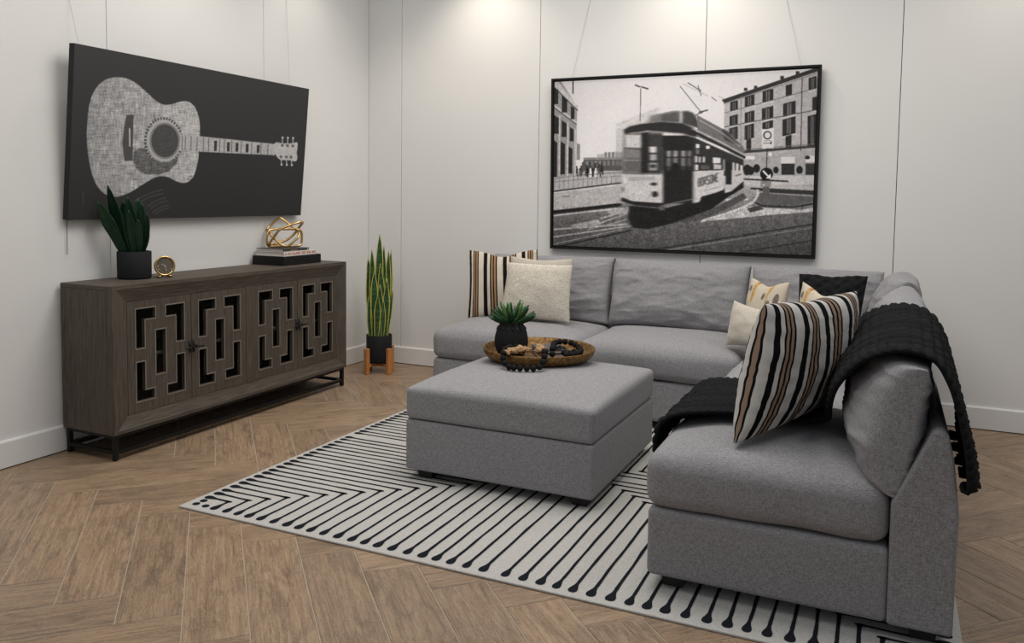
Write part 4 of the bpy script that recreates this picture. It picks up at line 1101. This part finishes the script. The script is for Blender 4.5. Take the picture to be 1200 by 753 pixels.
# dark green plant on the sideboard
sc_ = (.158, -2.462)
sp_ = root('potted_plant', (sc_[0], sc_[1], CZ1), 'short dark green sansevieria in a black cylinder pot on the sideboard', 'plant')
part('pot', lathe([(.080, 0), (.086, .004), (.088, .012), (.089, .150), (.086, .152), (.080, .152), (.079, .135)], (sc_[0], sc_[1], CZ1), 40), 'black_pot', sp_, True)
part('soil', lathe([(.0795, 0), (.04, .003), (.002, .004)], (sc_[0], sc_[1], CZ1+.134), 24, False, True), 'soil', sp_, True)
for b0, t0, h_, dp, wd in ((-.020, -.085, .515, -.07, .080), (.004, -.010, .455, -.03, .076), (.020, .035, .445, -.01, .072), (.036, .066, .420, -.02, .068), (.046, .095, .365, -.02, .06),
                           (-.036, -.125, .430, -.085, .062), (-.030, -.120, .40, -.075, .078), (.010, .005, .38, -.05, .055), (.038, .055, .33, -.045, .050), (-.010, -.05, .43, -.01, .075)):
    base = Vector((sc_[0], sc_[1], CZ1+.130))+RT*b0+FD*dp*.45; tip = Vector((sc_[0], sc_[1], CZ1+h_))+RT*t0+FD*dp*1.5
    leaf_part('leaf', blade(base, tip, wd, -FD+RT*rs.uniform(-.6, .6), rs.uniform(-.02, .02), rs.uniform(-.4, .4)), 'dark_leaf', sp_)

# ================================================================ THINGS ON THE OTTOMAN
TC = Vector((2.240, -1.612, OT+.002))
tray = solo('round_tray', lathe([(.255, 0), (.285, .010), (.300, .032), (.306, .057), (.303, .059), (.296, .055), (.288, .032), (.272, .016), (.25, .010), (.001, .009)], TC, 72), 'tray_bronze',
            'round mottled bronze tray with raised rim on the ottoman', 'tray', base=TC)
VC = Vector((2.093, -1.655, TC.z+.0105))
vase = root('succulent_vase', VC, 'black egg-shaped vase with a spiky green succulent on the bronze tray', 'plant')
part('vase', lathe([(.055, 0), (.072, .004), (.086, .030), (.0925, .065), (.091, .095), (.083, .130), (.071, .158), (.061, .176), (.057, .181), (.052, .178), (.050, .160)], VC, 44), 'black_ceramic', vase, True)
dots = []
for k in range(18):
    a = 2*math.pi*k/18; L_ = .014 if k % 2 else .020
    p0 = VC+Vector((math.cos(a)*.0735, math.sin(a)*.0735, .156)); p1 = VC+Vector((math.cos(a)*.0805, math.sin(a)*.0805, .156-L_))
    part('notch', tube([p0, p1], [.0030, .0042], 6), 'black_leg', vase, True)
part('soil', lathe([(.0515, 0), (.002, .003)], VC+Vector((0, 0, .166)), 20, False, True), 'soil', vase, True)
rs = random.Random(12)
for k in range(46):
    ring = k % 3; an = k*2.39996+rs.uniform(-.2, .2); el = (.30, .72, 1.15)[ring]+rs.uniform(-.12, .12); L_ = (.125, .115, .100)[ring]*rs.uniform(.8, 1.15)
    d = Vector((math.cos(an)*math.cos(el), math.sin(an)*math.cos(el), math.sin(el)))
    p0 = VC+Vector((math.cos(an)*.022, math.sin(an)*.022, .168)); pts = []
    for i in range(6):
        q = i/5; pts.append(p0+d*L_*q+Vector((0, 0, .022*q*q)))
    part('leaf', tube(pts, [.006, .0085, .0095, .0095, .008, .003], 7), 'succulent_light' if ring == 2 and k % 2 else 'succulent_leaf', vase, True)
# two thin black books / slabs in the tray
def rot_box(c, hx, hy, z0, z1, ang):
    vs, fs = box(-hx, hx, -hy, hy, z0, z1); m = Matrix.Rotation(ang, 3, 'Z')
    return [m @ Vector(v)+Vector((c[0], c[1], 0)) for v in vs], fs
BA = math.radians(126)
z_ = TC.z+.0103
for k, (cx, cy, hx, hy, h_) in enumerate(((2.272, -1.545, .110, .085, .020), (2.276, -1.540, .104, .080, .018))):
    bk = root('black_book', (cx, cy, z_), ('thin black book with silver page edges lying under another in the bronze tray', 'glossy black book topmost in the bronze tray under the bead loop')[k], 'book', 'books in the tray')
    part('pages', rot_box((cx, cy), hx-.003, hy-.003, z_+.003, z_+h_-.003, BA), 'paper', bk)
    part('cover', rot_box((cx, cy), hx, hy, z_, z_+.003, BA), 'book_dark', bk, bevel=.001)
    part('cover', rot_box((cx, cy), hx, hy, z_+h_-.003, z_+h_, BA), 'tablet_glass', bk, bevel=.001)
    z_ += h_+.0003
# bead garland: a black loop hanging over the rim, root-wood pieces, a second loop on the books
gar = root('bead_garland', (2.27, -1.75, OT), 'black lava-bead garland with pale wood pieces lying over the tray rim', 'garland')
def sph(c, r, n=12, m=8, sq=(1, 1, 1)):
    V = [(c[0], c[1], c[2]-r*sq[2])]; F = []
    for i in range(1, m):
        a = -math.pi/2+math.pi*i/m
        for k in range(n):
            b = 2*math.pi*k/n; V.append((c[0]+r*math.cos(a)*math.cos(b)*sq[0], c[1]+r*math.cos(a)*math.sin(b)*sq[1], c[2]+r*math.sin(a)*sq[2]))
    V.append((c[0], c[1], c[2]+r*sq[2])); top = len(V)-1
    for k in range(n): F.append((0, 1+(k+1) % n, 1+k))
    for i in range(m-2):
        for k in range(n): F.append((1+i*n+k, 1+i*n+(k+1) % n, 1+(i+1)*n+(k+1) % n, 1+(i+1)*n+k))
    for k in range(n): F.append((1+(m-2)*n+k, 1+(m-2)*n+(k+1) % n, top))
    return V, F
br = .0165
bead_me = mesh('bead', *sph((0, 0, 0), br), 'bead_black', True)
def bead_path(ctrl, step):
    pts = cr_interp(ctrl, 30); out = [pts[0]]; acc = 0
    for a, b in zip(pts[:-1], pts[1:]):
        acc += math.dist(a, b)
        if acc >= step: out.append(b); acc = 0
    return out
zo = OT+.0172; zr = TC.z+.059+.017
loop1 = [(2.155, -1.800, zr+.004), (2.162, -1.870, zr+.003), (2.172, -1.910, zr+.004), (2.186, -1.952, zo+.028), (2.225, -1.975, zo), (2.280, -1.990, zo), (2.335, -1.972, zo), (2.380, -1.950, zo+.004), (2.394, -1.918, zo+.032), (2.384, -1.878, zr+.005), (2.368, -1.835, zr+.004), (2.345, -1.79, zr-.004), (2.330, -1.740, z_+.004+br)]
zt_ = z_+br+.001
loop2 = [(2.345, -1.680, zt_), (2.315, -1.590, zt_), (2.290, -1.510, zt_), (2.305, -1.450, zt_), (2.355, -1.430, zt_-.005), (2.410, -1.460, zt_-.018), (2.448, -1.520, zt_-.026), (2.462, -1.590, zt_-.027), (2.445, -1.655, zt_-.027), (2.405, -1.695, zt_-.024)]
L0 = Vector(gar.location)
for pth in (loop1, loop2):
    for p in bead_path(pth, .0325): obj('bead', bead_me, gar, Vector(p)-L0)
for p in ((2.36, -1.715, zt_-.02), (2.42, -1.62, zt_-.027), (2.425, -1.56, zt_-.027), (2.40, -1.65, zt_-.02), (2.165, -1.760, zr-.012), (2.19, -1.79, zr+.006)): obj('bead', bead_me, gar, Vector(p)-L0)
rs = random.Random(3)
def root_piece(c, L_, r, ang, seed):
    V, F = sph((0, 0, 0), 1, 16, 12); m = Matrix.Rotation(ang, 3, 'Z'); out = []
    for v in V:
        v = Vector(v); k = 1+.75*noise.fractal(v*2.6+Vector((seed, 0, 0)), .8, 2, 4)
        out.append(m @ Vector((v.x*L_*k, v.y*r*k, v.z*r*k))+Vector(c))
    return out, F
for c, L_, r, a, s in (((2.205, -1.893, zr+.002), .036, .014, .35, 1), ((2.238, -1.862, zr+.006), .040, .016, .75, 2), ((2.330, -1.800, zr+.002), .027, .024, .9, 3), ((2.183, -1.915, zr-.004), .024, .011, 1.2, 4), ((2.268, -1.838, zr+.004), .024, .013, .2, 5), ((2.198, -1.915, zr-.006), .022, .010, 2.2, 6)):
    part('wood_piece', root_piece(c, L_, r, a, s), 'root_wood', gar, True)

# ================================================================ THINGS ON THE SIDEBOARD
BZ = CZ1
solo('display_box', soft_box((.165, -1.205, BZ+.031), (.270, .392, .060), .003, (2, 2, 1)), 'black_box', 'flat black display box under the books on the sideboard', 'box', smooth=False)
z1 = BZ+.0613
wb = root('white_book', (.165, -1.215, z1), 'thick white book with red spine lettering on the black box', 'book', 'books on the sideboard')
part('pages', box(.042, .280, -1.378, -1.052, z1+.003, z1+.027), 'paper', wb)
part('cover', join(box(.038, .286, -1.382, -1.048, z1, z1+.003), box(.038, .286, -1.382, -1.048, z1+.027, z1+.030), box(.2825, .286, -1.382, -1.048, z1+.003, z1+.027)), 'book_white', wb)
rs = random.Random(2); yl = -1.372
lt = []
while yl < -1.065:
    w_ = rs.uniform(.005, .013); hgt = rs.choice((.010, .013, .016))
    if rs.random() < .82: lt.append(box(.2862, .2866, yl, yl+w_, z1+.009, z1+.009+hgt))
    yl += w_+rs.uniform(.003, .006)
part('spine_lettering', join(*lt), 'book_red', wb)
z2 = z1+.0303
db = root('black_book', (.15, -1.235, z2), 'slim black book under the gold knot ornament', 'book', 'books on the sideboard')
part('pages', box(.034, .258, -1.360, -1.100, z2+.002, z2+.014), 'paper', db)
part('cover', join(box(.03, .263, -1.364, -1.096, z2, z2+.002), box(.03, .263, -1.364, -1.096, z2+.014, z2+.017), box(.260, .263, -1.364, -1.096, z2+.002, z2+.014)), 'book_dark', db)
part('spine_mark', box(.2631, .2635, -1.115, -1.105, z2+.005, z2+.012), 'paper', db)
part('spine_mark', box(.2631, .2635, -1.29, -1.22, z2+.003, z2+.008), 'gold', db)
z3 = z2+.0172
KO = Vector((.150, -1.225, z3))
knot = root('gold_knot', KO, 'gold metal knot ornament of interlocked loops on top of the books', 'ornament')
def loop(pts, depth, phase):
    """pts in drawing units around (530,450) baseline"""
    P = []
    sm = smooth_closed(pts, 7); n = len(sm)
    for i, (a, b) in enumerate(sm):
        d = depth*math.sin(2*math.pi*i/n+phase); P.append(KO+RT*((a-530)/1560)+FD*d+Vector((0, 0, .0095+max(0, (448-b)/1560))))
    return tube(P, .0085, 8, True)
part('loop', loop([(342, 262), (372, 225), (440, 158), (480, 150), (560, 205), (640, 262), (690, 300), (695, 345), (650, 395), (600, 438), (545, 436), (480, 390), (400, 320), (350, 288)], .055, .4), 'gold', knot, True)
part('loop', loop([(712, 186), (690, 190), (600, 222), (520, 262), (470, 320), (400, 415), (405, 432), (470, 415), (560, 375), (620, 320), (670, 250), (712, 196)], .06, 2.6), 'gold', knot, True)
part('loop', loop([(372, 340), (372, 400), (385, 440), (430, 448), (560, 446), (670, 444), (702, 420), (706, 350), (700, 290), (660, 266), (540, 264), (430, 266), (385, 285)], .05, 4.4), 'gold', knot, True)
# brass clock
CK = Vector((.243, -2.335, BZ)); cn = Vector((.90, -.44, .10)).normalized(); cr_ = Vector((0, 0, 1)).cross(cn).normalized(); cu = cn.cross(cr_)
clock = root('desk_clock', CK, 'small round brass desk clock with a dark face beside the potted plant', 'clock')
cc = CK+Vector((0, 0, .064))
def disc_solid(r0, prof, seg=40):
    V, F = [], []
    for r, d in prof:
        for k in range(seg):
            a = 2*math.pi*k/seg; V.append(cc+cr_*r*math.cos(a)+cu*r*math.sin(a)+cn*d)
    n = len(prof)
    for i in range(n-1):
        for k in range(seg): F.append((i*seg+k, i*seg+(k+1) % seg, (i+1)*seg+(k+1) % seg, (i+1)*seg+k))
    F.append(tuple(range(seg-1, -1, -1))); F.append(tuple((n-1)*seg+k for k in range(seg))); return V, F
part('case', disc_solid(0, [(.040, -.026), (.050, -.022), (.052, .0), (.056, .012), (.056, .020), (.048, .021), (.047, .014), (.001, .0135)]), 'gold', clock, True)
dial = part('dial', disc_solid(0, [(.0465, .0138), (.0465, .0150)]), 'clock_face', clock)
for k in range(12):
    a = 2*math.pi*k/12; d = cr_*math.sin(a)+cu*math.cos(a); p = cc+cn*.0154
    part('hour_mark', tube([p+d*.034, p+d*.042], .0014, 5), 'gold', dial)
for a, L_ in ((math.radians(-60), .022), (math.radians(165), .030)):
    d = cr_*math.sin(a)+cu*math.cos(a); part('hand', tube([cc+cn*.0165-d*.005, cc+cn*.0165+d*L_], .0014, 5), 'paper', dial)
part('base', join(*[tube([cc-Vector((0, 0, .052))+cr_*s*.012-cn*.02, CK+cr_*s*.036-cn*.02+Vector((0, 0, .005)), CK+cr_*s*.036+cn*.026+Vector((0, 0, .005)), cc-Vector((0, 0, .053))+cr_*s*.012+cn*.016], .005, 8) for s in (-1, 1)]), 'gold', clock, True)
